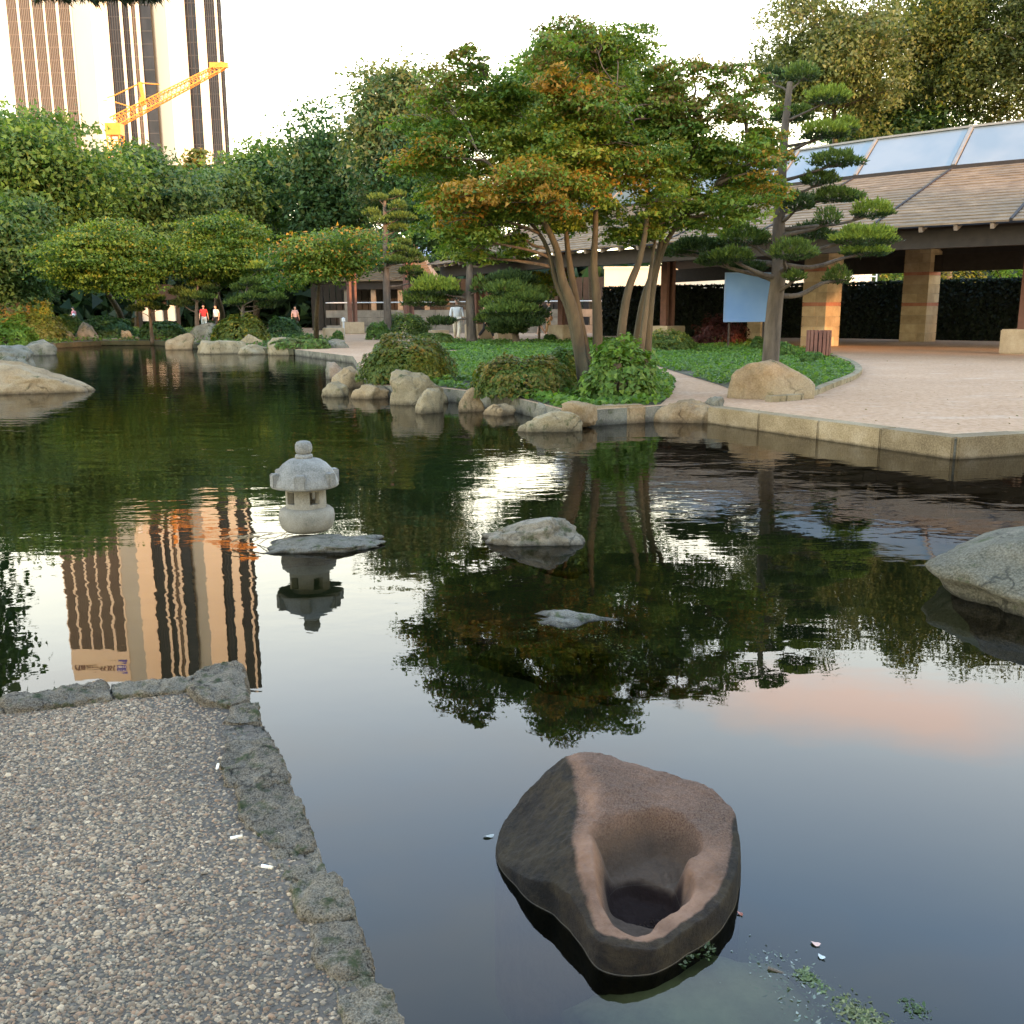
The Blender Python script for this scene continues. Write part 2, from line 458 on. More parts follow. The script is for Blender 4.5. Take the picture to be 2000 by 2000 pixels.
def tree(name, label, base, bbox, Y, n, leaf, pa, pb=None, sh=0.0, cat='tree', group=None, size=None, dens=1.0, flat=0.6, tr=None,
         bark=None, ry=None, lo=0.35, up=0.5, droop=0.0, parent_z=0.2, trunk_top=0.6):
    """bbox: crown outline in photo pixels at distance Y; base: ground position (x, y)"""
    a = AT(bbox[0], bbox[1], Y); b = AT(bbox[2], bbox[3], Y)
    c = (a + b) / 2; rx = abs(b.x - a.x) / 2; rz = abs(a.z - b.z) / 2
    ryy = ry or min(rx, rz * 1.6) * 0.95
    c.x = (AT((bbox[0] + bbox[2]) / 2, (bbox[1] + bbox[3]) / 2, Y)).x
    t = empty(name, (base[0], base[1], parent_z), label, cat, group)
    size = size or min(rx, rz) * 0.42
    cl = random_clumps(c, (rx, ryy, rz), n, size, pa, pb, sh, flat, lo)
    crown(t, cl, leaf * (0.72 if Y > 40 else 0.85), dens * (1.25 if Y > 40 else 1.2), up=up, droop=droop, tri=Y > 35)
    mb = MB(); tr = tr or max(0.09, rx * 0.055)
    top = Vector((c.x, c.y, c.z + rz * (trunk_top * 2 - 1)))
    pts = curve_pts([Vector((base[0], base[1], parent_z - 0.15)), Vector((base[0], base[1], parent_z)).lerp(top, 0.3) + Vector((random.uniform(-.15, .15), 0, 0)),
                     Vector((base[0], base[1], parent_z)).lerp(top, 0.65) + Vector((random.uniform(-.3, .3), 0, 0)), top], 5)
    m = len(pts); mb.tube(pts, [tr * (1.25 if i == 0 else 1) * (1 - 0.75 * i / (m - 1)) for i in range(m)], 9)
    mb.build('trunk', bark or M_BARK, t, True)
    lb = MB()
    for q in cl:
        e = Vector(q[0])
        k = min(range(m), key=lambda i: (pts[i] - e).length + abs(i - m * 0.45) * 0.08 + (3 if pts[i].z > e.z else 0) + (5 if i < m * 0.25 else 0))
        limb_to(lb, pts[k], e, tr * 0.42 * (1 - 0.6 * k / m), tr * 0.06, seg=5)
    lb.build('branches', bark or M_BARK, t, True)
    return t

# ------------------------------------------------------------------ rocks
def nz(v, s): return noise.noise(Vector(v) * s)
def rock_mesh(name, seed, size, sub=4, cuts=6, rough=0.10, soft=0.5, skew=0.0):
    rnd = random.Random(seed)
    bm = bmesh.new(); bmesh.ops.create_icosphere(bm, subdivisions=sub, radius=1.0)
    planes = []
    for i in range(cuts):
        n = Vector((rnd.uniform(-1, 1), rnd.uniform(-1, 1), rnd.uniform(-0.2, 1))).normalized()
        planes.append((n, rnd.uniform(0.52, 0.8)))
    off = Vector((rnd.uniform(-50, 50), rnd.uniform(-50, 50), rnd.uniform(-50, 50)))
    for v in bm.verts:
        p = v.co.copy()
        for n, d in planes:
            k = p.dot(n) - d
            if k > 0: p -= n * k * (1 - soft * 0.25)
        k = 1 + rough * 1.6 * noise.noise(p * 1.3 + off) + rough * 0.9 * noise.noise(p * 3.1 + off) + rough * 0.45 * noise.noise(p * 7.3 + off) + rough * .22 * noise.noise(p * 16 + off)
        p *= k
        pz = math.copysign(abs(p.z) ** 0.6, p.z) * (1 + skew * p.x)
        v.co = Vector((p.x * size[0] / 2, p.y * size[1] / 2, pz * size[2]))
    me = bpy.data.meshes.new(name); bm.to_mesh(me); bm.free()
    me.polygons.foreach_set('use_smooth', [True] * len(me.polygons)); return me

def rock(name, label, px, py, w, h, seed, mat, z=0.0, depth=0.75, rz=0.0, cat='rock', group=None, sub=4, cuts=6, rough=0.1, dz=0.0, skew=0.0):
    """rock whose front base line is seen at px (centre), py; w, h in photo pixels"""
    g = G(px, py, z); m = MPP(math.hypot(g.x, g.y) * 0.98 + 0.1)
    W_, H_ = w * m * 1.14, h * m * (1.35 if py < 700 else 1.0)
    me = rock_mesh(name, seed, (W_, W_ * depth, H_ * 1.12), sub, cuts, rough, skew=skew)
    me.materials.append(mat)
    o = bpy.data.objects.new(name, me); C.objects.link(o)
    k = 0.42 if z > 0 or py > 760 else 0.12
    o.location = (g.x * (1 + W_ * depth * k / g.length), g.y + W_ * depth * k, z - 0.01 + dz + (0.10 if py < 680 else 0.0))
    o.rotation_euler = (0, 0, rz)
    return tag(o, label, cat, group)

M_ROCKS = stone('sandstone_rock', (0.124, 0.081, 0.041), (0.236, 0.164, 0.087), (0.310, 0.242, 0.145), 2.2, moss=0.06)
M_ROCKG = stone('grey_rock', (0.063, 0.059, 0.046), (0.133, 0.126, 0.096), (0.231, 0.217, 0.165), 2.6, moss=0.25)
M_ROCKL = stone('pale_rock', (0.118, 0.093, 0.049), (0.223, 0.177, 0.101), (0.310, 0.260, 0.168), 3.0, moss=0.12)
M_ROCKN = stone('lichened_rock', (0.086, 0.074, 0.051), (0.165, 0.141, 0.102), (0.264, 0.230, 0.174), 6.0, moss=0.3, wet=0.05, bd=0.015)
M_ROCKW = stone('awash_rock', (0.04, 0.036, 0.024), (0.09, 0.08, 0.058), (0.20, 0.185, 0.15), 9.0, moss=0.3, wet=0.03, bd=0.02, speck=0.6)
M_ROCKB = stone('big_grey_green_rock', (0.035, 0.034, 0.022), (0.075, 0.07, 0.045), (0.15, 0.135, 0.10), 4.0, moss=0.12, wet=0.06, bd=0.03, speck=0.5)
# ================================================================== THE SETTING
random.seed(11)
def sheet(name, outer, z, mat, holes=(), kind='structure', wall=None, parent=None, wall_mat=None):
    """flat polygon (xy list) at z, optionally with side walls down to z = wall"""
    loops = [outer] + list(holes); nf = 0
    tri = tessellate_polygon([[Vector((p[0], p[1], 0)) for p in L] for L in loops])
    flat = [p for L in loops for p in L]
    vs = [(p[0], p[1], z) for p in flat]; fs = []
    for t in tri:
        a, b, c = (Vector(vs[i]) for i in t)
        n = (b - a).cross(c - a)
        fs.append(t if n.z > 0 else (t[2], t[1], t[0]))
    nf = len(fs)
    if wall is not None:
        off = 0
        for L in loops:
            n = len(L); base = len(vs)
            vs += [(p[0], p[1], wall) for p in L]
            for i in range(n):
                j = (i + 1) % n
                fs.append((off + i, off + j, base + j, base + i))
            off += n
    me = bpy.data.meshes.new(name); me.from_pydata(vs, [], fs); me.update()
    me.materials.append(mat)
    if wall_mat:
        me.materials.append(wall_mat)
        for i in range(nf, len(me.polygons)): me.polygons[i].material_index = 1
    o = link(name, me, None, parent)
    if kind: o['kind'] = kind
    return o
def xy(lst, z=0.2): return [tuple(G(p[0], p[1], z)[:2]) for p in lst]

# shore line seen in the photograph, left to right, at the water
SHORE_PX = [(-330, 745), (-120, 706), (0, 694), (110, 680), (200, 675), (300, 674), (372, 680), (480, 690), (575, 694), (690, 710),
            (712, 748), (730, 775), (860, 782), (905, 788), (1010, 806), (1110, 835), (1262, 825), (1300, 822), (1381, 824)]
KERB_PX = [(1381, 826), (1600, 858), (1862, 897), (2000, 888), (2420, 862)]
pond = [tuple(G(x, y, 0)[:2]) for x, y in SHORE_PX] + [tuple(G(x, y, 0)[:2]) for x, y in KERB_PX]
pond += [(13.5, 8.5), (12.5, 2.0), (9.0, -5.0), (-9.0, -6.0), (-13.5, 1.0), (-14.5, 10.0), (-15.0, 17.0)]

# ground (fine pale pinkish gravel)
gm = NM('gravel_ground'); co = gm.coord('World')
g1 = gm.noise(0.35, 5, 0.6, co); g2 = gm.noise(14, 6, 0.75, co, (1, 1, 1))
c = gm.ramp(g1, [(0.3, (0.37, 0.205, 0.10)), (0.55, (0.47, 0.275, 0.145)), (0.75, (0.53, 0.335, 0.195))])
c = gm.mix(0.5, c, gm.ramp(g2, [(0.35, (0.19, 0.12, 0.07)), (0.62, (0.50, 0.36, 0.25))]))
gs = gm.ramp(gm.noise(1.3, 7, 0.75, co, (1, 2.2, 1)), [(0.56, 0), (0.66, 1)])
c = gm.mix(gs, c, gm.mix(0.6, c, (0.50, 0.39, 0.29)))
gd = gm.ramp(gm.noise(0.9, 6, 0.7, co, (1, 2.6, 1), 1.0), [(0.60, 0), (0.72, 0.8)])
c = gm.mix(gd, c, (0.30, 0.20, 0.14))
gm.color(c); gm.rough(0.95); gm.b.inputs['Specular IOR Level'].default_value = 0.15; gm.bump(g2, 0.5, 0.03)
sheet('ground', [(-900, -120), (900, -120), (900, 900), (-900, 900)], 0.2, gm.mat, [pond], wall=-1.2, wall_mat=M_ROCKG)

# pond bed and water
bm_ = NM('pond_bed_mud'); co = bm_.coord('World')
bf = bm_.noise(1.1, 6, 0.6, co)
bm_.color(bm_.ramp(bf, [(0.35, (0.012, 0.016, 0.006)), (0.6, (0.035, 0.036, 0.014)), (0.75, (0.06, 0.055, 0.025))])); bm_.rough(1.0)
sheet('pond_bed', [(-40, -12), (40, -12), (40, 60), (-40, 60)], -0.85, bm_.mat)

wm = NM('pond_water'); wm.t.nodes.remove(wm.b); co = wm.coord('World')
def wmath(op, a, b):
    x = wm.n('ShaderNodeMath', operation=op)
    for i, v in enumerate((a, b)):
        if isinstance(v, (int, float)): x.inputs[i].default_value = v
        else: wm.l(v, x.inputs[i])
    return x.outputs[0]
sp_ = wm.n('ShaderNodeSeparateXYZ'); wm.l(co, sp_.inputs[0])
w1 = wm.noise(1.6, 3, 0.5, co, (0.8, 1.5, 1), 0.4)      # long lazy ripples
w2 = wm.noise(7.0, 2, 0.5, co, (0.8, 1.3, 1), 0.3)     # short wind ripples
w3 = wm.noise(0.9, 2, 0.5, co)
# where the breeze touches the water: open middle and far part of the pond, in patches
reach = wm.maprange(sp_.outputs['Y'], 3.0, 9.5, 0.06, 1.15)
patch = wm.ramp(wm.noise(0.33, 3, 0.5, co, (0.7, 1.2, 1)), [(0.42, 0.25), (0.62, 1.0)])
hh = wmath('ADD', wmath('MULTIPLY', w1, 0.0046), wmath('MULTIPLY', wmath('MULTIPLY', w2, 0.0026), patch))
hh = wmath('MULTIPLY', hh, reach)
bp = wm.n('ShaderNodeBump'); bp.inputs['Strength'].default_value = 1.0; bp.inputs['Distance'].default_value = 1.0
wm.l(hh, bp.inputs['Height'])
gl = wm.n('ShaderNodeBsdfGlossy'); gl.inputs['Roughness'].default_value = 0.012; wm.l(bp.outputs[0], gl.inputs['Normal'])
trn = wm.n('ShaderNodeBsdfTransparent'); trn.inputs['Color'].default_value = (0.55, 0.58, 0.38, 1)
fr = wm.n('ShaderNodeFresnel'); fr.inputs['IOR'].default_value = 1.45; wm.l(bp.outputs[0], fr.inputs['Normal'])
mx = wm.n('ShaderNodeMixShader'); wm.l(fr.outputs[0], mx.inputs[0]); wm.l(trn.outputs[0], mx.inputs[1]); wm.l(gl.outputs[0], mx.inputs[2])
wm.l(mx.outputs[0], wm.out.inputs['Surface'])
WH = [G(x, y, 0.095) for x, y in [(1163, 1690), (1176, 1755), (1228, 1812), (1286, 1790), (1350, 1745), (1355, 1660), (1340, 1600), (1278, 1590), (1205, 1600)]]; wc = sum(WH, Vector()) / len(WH)
WATER_HOLE = [tuple((wc + (v - wc) * 0.95)[:2]) for v in WH]
sheet('water', [(-30, -10), (30, -10), (30, 55), (-30, 55)], 0.0, wm.mat, [WATER_HOLE])

# ------------------------------------------------------------------ foreground terrace
EDGE_R = [(472, 1308), (482, 1368), (503, 1376), (516, 1405), (530, 1440), (545, 1475), (562, 1523), (586, 1565), (613, 1635), (642, 1700), (664, 1722), (700, 1800), (727, 1894), (760, 1932), (788, 2005), (828, 2100), (880, 2260)]
EDGE_T = [(-420, 1418), (-200, 1388), (0, 1364), (41, 1351), (137, 1338), (265, 1329), (364, 1320), (395, 1308), (451, 1298)]
er = [G(x, y) for x, y in EDGE_R]; et = [G(x, y) for x, y in EDGE_T]
tdir = (er[-1] - er[3]).normalized()
tmat = NM('washed_concrete'); co = tmat.coord('World')
tf = tmat.noise(60, 5, 0.7, co); tb = tmat.noise(2.2, 5, 0.6, co)
c = tmat.ramp(tf, [(0.3, (0.075, 0.06, 0.045)), (0.7, (0.17, 0.14, 0.105))])
c = tmat.mix(tmat.ramp(tb, [(0.4, 0), (0.7, 0.6)]), c, (0.06, 0.05, 0.04))
tmat.color(c); tmat.rough(0.95); tmat.b.inputs['Specular IOR Level'].default_value = 0.15; tmat.bump(tf, 0.8, 0.006)
inset_r = 0.085; inset_t = 0.10
def inset(a, d): return [p for p in a]
nr = Vector((-tdir.y, tdir.x, 0)); nr = nr if nr.x < 0 else -nr       # from the right edge inwards
tp = [(p + nr * 0.035)[:2] for p in er[2:]]
back = [(2.5, -2.5), (-3.6, -2.5), (-3.4, 2.2)]
tt = [(p + Vector((0.02, -0.05, 0)))[:2] for p in et]
terr_poly = [tuple(p) for p in tp] + back + [tuple(p) for p in tt]
terrace = sheet('terrace', terr_poly, 0.188, tmat.mat, wall=-0.9)

# irregular dark border stones along both edges: each a piece of the terrace
M_BORD = []
for i, (a, b, c_) in enumerate([((0.022, 0.015, 0.009), (0.062, 0.044, 0.027), (0.25, 0.21, 0.15)), ((0.033, 0.026, 0.017), (0.096, 0.074, 0.046), (0.30, 0.25, 0.175)), ((0.017, 0.014, 0.010), (0.05, 0.040, 0.028), (0.21, 0.18, 0.14))]):
    M_BORD.append(stone('border_stone_%s' % 'abc'[i], a, b, c_, 11, bump=1.0, bd=0.02, moss=0.3, wet=0.05, speck=0.6))
def border_stone(poly_top, ztop, zbot, seed, mat, name='edge_stone'):
    """rough slab: polygon given counter-clockwise in the ground plane"""
    bm = bmesh.new()
    top = [bm.verts.new((p[0], p[1], ztop)) for p in poly_top]; bot = [bm.verts.new((p[0], p[1], zbot)) for p in poly_top]
    bm.faces.new(top); bm.faces.new(bot[::-1]); n = len(top)
    for i in range(n): bm.faces.new((top[i], bot[i], bot[(i + 1) % n], top[(i + 1) % n]))
    bmesh.ops.recalc_face_normals(bm, faces=bm.faces)
    bmesh.ops.bevel(bm, geom=list(bm.edges), offset=0.014, segments=2, affect='EDGES', profile=0.6)
    bmesh.ops.triangulate(bm, faces=bm.faces)
    for _ in range(4):
        es = [e for e in bm.edges if e.calc_length() > 0.013]
        if not es: break
        bmesh.ops.subdivide_edges(bm, edges=es, cuts=1)
        bmesh.ops.triangulate(bm, faces=bm.faces)
    off = Vector((seed * 3.7, seed * 1.3, seed * 9.1))
    bm.normal_update()
    for v in bm.verts:
        p = v.co
        v.co = p + v.normal * (0.013 * noise.noise(p * 8 + off) + 0.010 * noise.noise(p * 30 + off) + 0.008 * noise.noise(p * 80 + off))
    me = bpy.data.meshes.new(name); bm.to_mesh(me); bm.free()
    me.polygons.foreach_set('use_smooth', [True] * len(me.polygons)); me.materials.append(mat)
    return link(name, me, None, terrace)
# right edge: outline of each stone from photo pixels  (outer pair, inner pair)
RS = [((388, 1311), (452, 1296), (474, 1308), (481, 1366), (452, 1376), (400, 1368), (372, 1345)),
      ((455, 1378), (500, 1372), (512, 1402), (470, 1409), (436, 1405)),
      ((440, 1411), (514, 1406), (530, 1438), (470, 1446), (434, 1436)),
      ((452, 1450), (531, 1441), (546, 1476), (562, 1522), (498, 1532), (446, 1522), (432, 1486)),
      ((470, 1536), (565, 1527), (586, 1563), (612, 1632), (600, 1650), (528, 1640), (474, 1592)),
      ((530, 1646), (614, 1638), (642, 1698), (600, 1712), (552, 1702)),
      ((568, 1716), (645, 1702), (664, 1722), (694, 1784), (640, 1792), (588, 1772)),
      ((610, 1796), (697, 1788), (716, 1840), (726, 1892), (668, 1898), (622, 1872)),
      ((650, 1904), (728, 1897), (760, 1930), (787, 2002), (820, 2080), (720, 2090), (680, 1990)),
      ((724, 2098), (824, 2088), (880, 2240), (900, 2400), (800, 2400), (750, 2230))]
for i, p in enumerate(RS):
    q = [G(x, y, 0.205) for x, y in p][::-1]; cq = sum(q, Vector()) / len(q); q = [cq + (v - cq) * 1.09 for v in q]
    border_stone(q, 0.200 + 0.006 * math.sin(i * 2.3) + (0.015 if i == 0 else 0), -0.3, i + 1, M_BORD[(i * 2 + (0 if i in (0, 3, 5, 8) else 1)) % 3])
TS = [((-420, 1416), (-210, 1386), (-5, 1365), (10, 1384), (-200, 1420), (-430, 1450)),
      ((2, 1364), (42, 1351), (137, 1338), (212, 1332), (212, 1360), (120, 1374), (14, 1384)),
      ((216, 1332), (265, 1329), (362, 1320), (384, 1313), (368, 1344), (290, 1352), (216, 1358))]
for i, p in enumerate(TS):
    q = [G(x, y, 0.205) for x, y in p][::-1]
    border_stone(q, 0.206, -0.3, i + 31, M_BORD[(i + 1) % 2])

# washed pebbles set in the concrete: real stones, one piece of stuff on the terrace
def pebbles():
    N = 60000
    P = []
    ax, ay = er[2][:2]; inner = [G(x, y)[:] for x, y in [(372, 1345), (436, 1405), (434, 1440), (436, 1490), (452, 1525), (474, 1592), (528, 1645), (556, 1704), (590, 1772), (626, 1872), (684, 1990), (750, 2230)]]
    ys = np.array([q[1] for q in inner][::-1]); xs = np.array([q[0] for q in inner][::-1])
    top = [G(x, y) for x, y in [(-500, 1440), (-200, 1418), (14, 1384), (120, 1374), (212, 1360), (290, 1352), (372, 1345)]]
    tx = np.array([q[0] for q in top]); ty = np.array([q[1] for q in top])
    X = rng.uniform(-2.3, 0.3, N * 3); Y = rng.uniform(1.15, 3.2, N * 3)
    ok = (X < np.interp(Y, ys, xs) + 0.03 + rng.normal(0, 0.02, N * 3)) & (Y < np.interp(X, tx, ty) + 0.0)
    ok &= (X > -Y * 0.62 - 0.15)
    # grit thins out near the border stones
    dist = np.interp(Y, ys, xs) - X
    ok &= (rng.uniform(0, 1, N * 3) < np.clip(0.35 + dist * 2.6, 0.35, 1))
    X = X[ok][:N]; Y = Y[ok][:N]; n = len(X)
    r = rng.gamma(5, 0.00072, n) + 0.0009; el = rng.uniform(0.42, 0.9, n); an = rng.normal(0, 0.6, n)
    h = r * rng.uniform(0.2, 0.5, n)
    k = 5
    rings = [(1.0, -0.2), (0.66, 0.72)]
    V = []
    tilt = rng.normal(0, 0.22, (n, 2))
    for rr, zz in rings:
        for i in range(k):
            a = 2 * PI * i / k
            jit = rng.uniform(0.85, 1.15, n)
            x = rr * r * math.cos(a) * jit; y = rr * r * el * math.sin(a) * jit
            wx = x * np.cos(an) - y * np.sin(an); wy = x * np.sin(an) + y * np.cos(an)
            V.append(np.stack([X + wx, Y + wy, 0.1885 + zz * h + wx * tilt[:, 0] + wy * tilt[:, 1]], 1))
    V.append(np.stack([X, Y, 0.1885 + h * 1.05], 1))
    V = np.stack(V, 1); nv = 2 * k + 1
    F = []
    for q in range(1):
        for i in range(k):
            j = (i + 1) % k; F.append((q * k + i, q * k + j, q * k + k + j)); F.append((q * k + i, q * k + k + j, q * k + k + i))
    for i in range(k): F.append((k + i, k + (i + 1) % k, 2 * k))
    F = np.array(F); nf = len(F)
    idx = (F[None] + (np.arange(n) * nv)[:, None, None]).reshape(-1)
    me = bpy.data.meshes.new('pebbles')
    me.vertices.add(n * nv); me.vertices.foreach_set('co', V.astype(np.float32).ravel())
    me.loops.add(len(idx)); me.loops.foreach_set('vertex_index', idx.astype(np.int32))
    me.polygons.add(n * nf); me.polygons.foreach_set('loop_start', np.arange(0, n * nf * 3, 3, dtype=np.int32))
    me.polygons.foreach_set('use_smooth', np.ones(n * nf, dtype=bool))
    cols = np.array([(0.34, 0.30, 0.25), (0.22, 0.18, 0.145), (0.44, 0.40, 0.35), (0.13, 0.125, 0.12), (0.30, 0.22, 0.17), (0.16, 0.17, 0.16), (0.52, 0.48, 0.42), (0.25, 0.24, 0.22)])
    cc = cols[rng.choice(8, n, p=[.22, .2, .12, .1, .13, .07, .05, .11])] * rng.uniform(0.36, 0.62, (n, 1)) * np.array([1.56, 1.24, 0.86])
    big = np.array([noise.noise(Vector((x * 1.6, y * 1.6, 0.3))) for x, y in zip(X, Y)])
    cc = cc * (1.0 + 0.35 * big).reshape(-1, 1)        # worn and grimy patches of the slab
    a = np.ones((n, nv, 4), dtype=np.float32); a[:, :, :3] = cc[:, None, :]
    at = me.attributes.new('leaf', 'FLOAT_COLOR', 'POINT'); at.data.foreach_set('color', a.ravel())
    me.update(calc_edges=True)
    m = NM('pebble'); at = m.n('ShaderNodeAttribute'); at.attribute_name = 'leaf'
    f = m.noise(260, 3, 0.6, m.coord('World'))
    m.color(m.mix(m.ramp(f, [(0.4, 0.0), (0.7, 0.35)]), at.outputs['Color'], (0.10, 0.09, 0.075))); m.rough(0.62); m.b.inputs['Specular IOR Level'].default_value = 0.25
    me.materials.append(m.mat)
    o = link('pebbles', me, None, terrace); o['kind'] = 'stuff'
pebbles()

# cigarette ends on the terrace
M_PAPER = plain('cigarette_paper', (0.78, 0.75, 0.68), 0.7, 0.08, 80, 0.1, 0.001)
M_FILT = plain('cigarette_filter', (0.72, 0.62, 0.45), 0.8, 0.08, 80, 0.1, 0.001)
for (x, y, an, lab) in [(425, 1497, 100, 'white cigarette end on the terrace, nearest the water corner'), (462, 1635, 20, 'bent white cigarette end on the terrace, middle one of three'), (522, 1693, -18, 'straight white cigarette end lying nearest the camera')]:
    p = G(x, y, 0.203); d = Vector((math.cos(R(an)), math.sin(R(an)), 0))
    t = empty('cigarette_end', p - Vector((0, 0, 0.004)), lab, 'cigarette end', 'cigarette ends on the terrace')
    MB().tube([p - d * 0.014, p + d * 0.004], 0.0038, 8).build('paper', M_PAPER, t, True)
    MB().tube([p + d * 0.0042, p + d * 0.0135], 0.004, 8).build('filter', M_FILT, t, True)

# ------------------------------------------------------------------ plaza kerb on the pond
M_KERB = []
for i, k in enumerate((1.0, 0.78, 1.12)):
    M_KERB.append(stone('kerb_stone_%s' % 'abc'[i], (0.12 * k, 0.082 * k, 0.037 * k), (0.20 * k, 0.145 * k, 0.073 * k), (0.31 * k, 0.245 * k, 0.155 * k), 3.0, bump=0.4, bd=0.01, wet=0.05, speck=0.3, crack=0.05))
kerb = empty('plaza_kerb', G(1862, 893, 0), 'pale stone kerb with mitred corner along the gravel plaza and the water', 'kerb')
kp = [G(x, y, 0) for x, y in [(1384, 826), (1600, 858), (1862, 897), (2000, 888), (2200, 875.6), (2420, 862)]]
def kerb_run(a, b, nst, seed, ch=0.0):
    d = (b - a); L = d.length; u = d / L; n = Vector((-u.y, u.x, 0)); n = n if n.y > 0 else -n
    for i in range(nst):
        s0 = a + u * (L * i / nst + 0.004); s1 = a + u * (L * (i + 1) / nst - 0.004)
        mid = (s0 + s1) / 2 + n * 0.10
        mb = MB().box((mid.x, mid.y, -0.195 + ch), ((s1 - s0).length, 0.26, 0.80), rz=math.atan2(u.y, u.x))
        me = mb.mesh('kerb_stone'); bm = bmesh.new(); bm.from_mesh(me)
        bmesh.ops.bevel(bm, geom=list(bm.edges), offset=0.012, segments=2, affect='EDGES'); bm.to_mesh(me); bm.free()
        me.materials.append(M_KERB[(i * 2 + seed) % 3]); link('kerb_stone', me, None, kerb)
kerb_run(kp[0], kp[1], 2, 0); kerb_run(kp[1], kp[2], 2, 2, 0.003); kerb_run(kp[2] + Vector((0.02, 0, 0)), kp[3], 1, 1, 0.005); kerb_run(kp[3], kp[5], 3, 2)

# ------------------------------------------------------------------ planting beds
def inside(poly, X, Y):
    ok = np.zeros(len(X), bool); n = len(poly)
    for i in range(n):
        x1, y1 = poly[i]; x2, y2 = poly[(i + 1) % n]
        c = ((y1 > Y) != (y2 > Y)) & (X < (x2 - x1) * (Y - y1) / (y2 - y1 + 1e-12) + x1)
        ok ^= c
    return ok
sm = NM('bed_soil'); co = sm.coord('World'); f = sm.noise(2.5, 6, 0.6, co)
sm.color(sm.ramp(f, [(0.35, (0.035, 0.04, 0.016)), (0.6, (0.07, 0.06, 0.03)), (0.75, (0.12, 0.09, 0.055))])); sm.rough(1.0); sm.bump(sm.noise(20, 5, 0.6, co), 0.6, 0.03)
BED_A = [(p.x, p.y + 0.10) for p in [G(x, y, 0) for x, y in [(716, 758), (730, 774), (860, 781), (905, 787), (1010, 805), (1110, 833), (1262, 824)]]] + xy([(1290, 790), (1312, 770), (1318, 745), (1283, 725), (1230, 703), (1100, 692), (1000, 688), (905, 688), (800, 692), (712, 712)])
BED_B = xy([(1486, 781), (1465, 777), (1407, 753), (1337, 732), (1290, 717), (1240, 697), (1000, 684), (860, 684), (830, 676), (880, 666), (1000, 668), (1150, 664), (1300, 662), (1450, 666), (1560, 683), (1618, 699), (1655, 713), (1673, 725), (1666, 735), (1614, 757), (1556, 779)])
SHX = [G(x, y, 0) for x, y in SHORE_PX[:9]]
BED_C = [(p.x, p.y - 0.12) for p in SHX] + xy([(640, 676), (655, 664), (600, 655), (520, 650), (300, 640), (0, 640), (-400, 640)])
for nm, poly in (('planting_bed', BED_A), ('planting_bed', BED_B), ('planting_bed', BED_C)):
    sheet(nm, poly, 0.206, sm.mat, wall=0.02 if poly is not BED_B else None)
def groundcover(poly, n, size, pals, name, label, ext=None, zmax=0.12, cat='ground cover'):
    P = np.array(poly); X = rng.uniform(P[:, 0].min(), P[:, 0].max(), n * 4); Y = rng.uniform(P[:, 1].min(), P[:, 1].max(), n * 4)
    ok = inside(poly, X, Y); X = X[ok][:n]; Y = Y[ok][:n]; m = len(X)
    hill = np.array([max(0, 0.5 + noise.noise(Vector((x * 1.4, y * 1.4, 2)))) for x, y in zip(X, Y)])
    bare = np.array([noise.noise(Vector((x * 0.8, y * 0.8, 9))) for x, y in zip(X, Y)])
    k = bare > -0.34; X = X[k]; Y = Y[k]; hill = hill[k]; m = len(X)
    Z = 0.21 + rng.uniform(0, 1, m) * zmax * (0.35 + hill)
    tone = np.array([noise.noise(Vector((x * 0.9, y * 0.9, 5))) for x, y in zip(X, Y)]) * 0.5
    col = np.where((rng.uniform(0, 1, m) < 0.5 + tone)[:, None], pal_colors(pals[0], m), pal_colors(pals[1], m))
    nm = rng.normal(size=(m, 3)) * 0.55 + np.array([0, -0.15, 1.0])
    o = leaf_object(name, np.stack([X, Y, Z], 1), nm, size * rng.uniform(0.6, 1.35, m), col, None, None, 0.7)
    return tag(o, label, cat, None, 'stuff')
groundcover(BED_A, 42000, 0.085, ('mid', 'fresh'), 'ivy_ground_cover', 'low green ivy between the round bushes on the rocky point')
groundcover(BED_B, 60000, 0.085, ('mid', 'fresh'), 'ivy_ground_cover', 'low green ground cover round the pine and boulder')
groundcover(BED_C, 45000, 0.13, ('dark', 'mid'), 'ivy_ground_cover', 'low dark ground cover on the far left bank', zmax=0.2)

# thin curved stone edging round the boulder bed
ed = empty('bed_edging', G(1556, 779), 'thin curved pale stone edging round the boulder bed', 'edging')
pp = [(1500, 785), (1556, 781), (1590, 770), (1616, 759), (1645, 748), (1668, 738), (1677, 727), (1670, 717), (1657, 709), (1640, 703), (1618, 697), (1590, 690)]
ec = curve_pts([G(x, y, 0.2) for x, y in pp], 2)
for i in range(len(ec) - 1):
    a, b = ec[i], ec[i + 1]; d = (b - a); u = d.normalized()
    m = (a + b) / 2
    mb = MB().box((m.x, m.y, 0.215), (d.length - 0.008, 0.13, 0.13), rz=math.atan2(u.y, u.x))
    mb.build('edging_stone', M_ROCKL, ed)

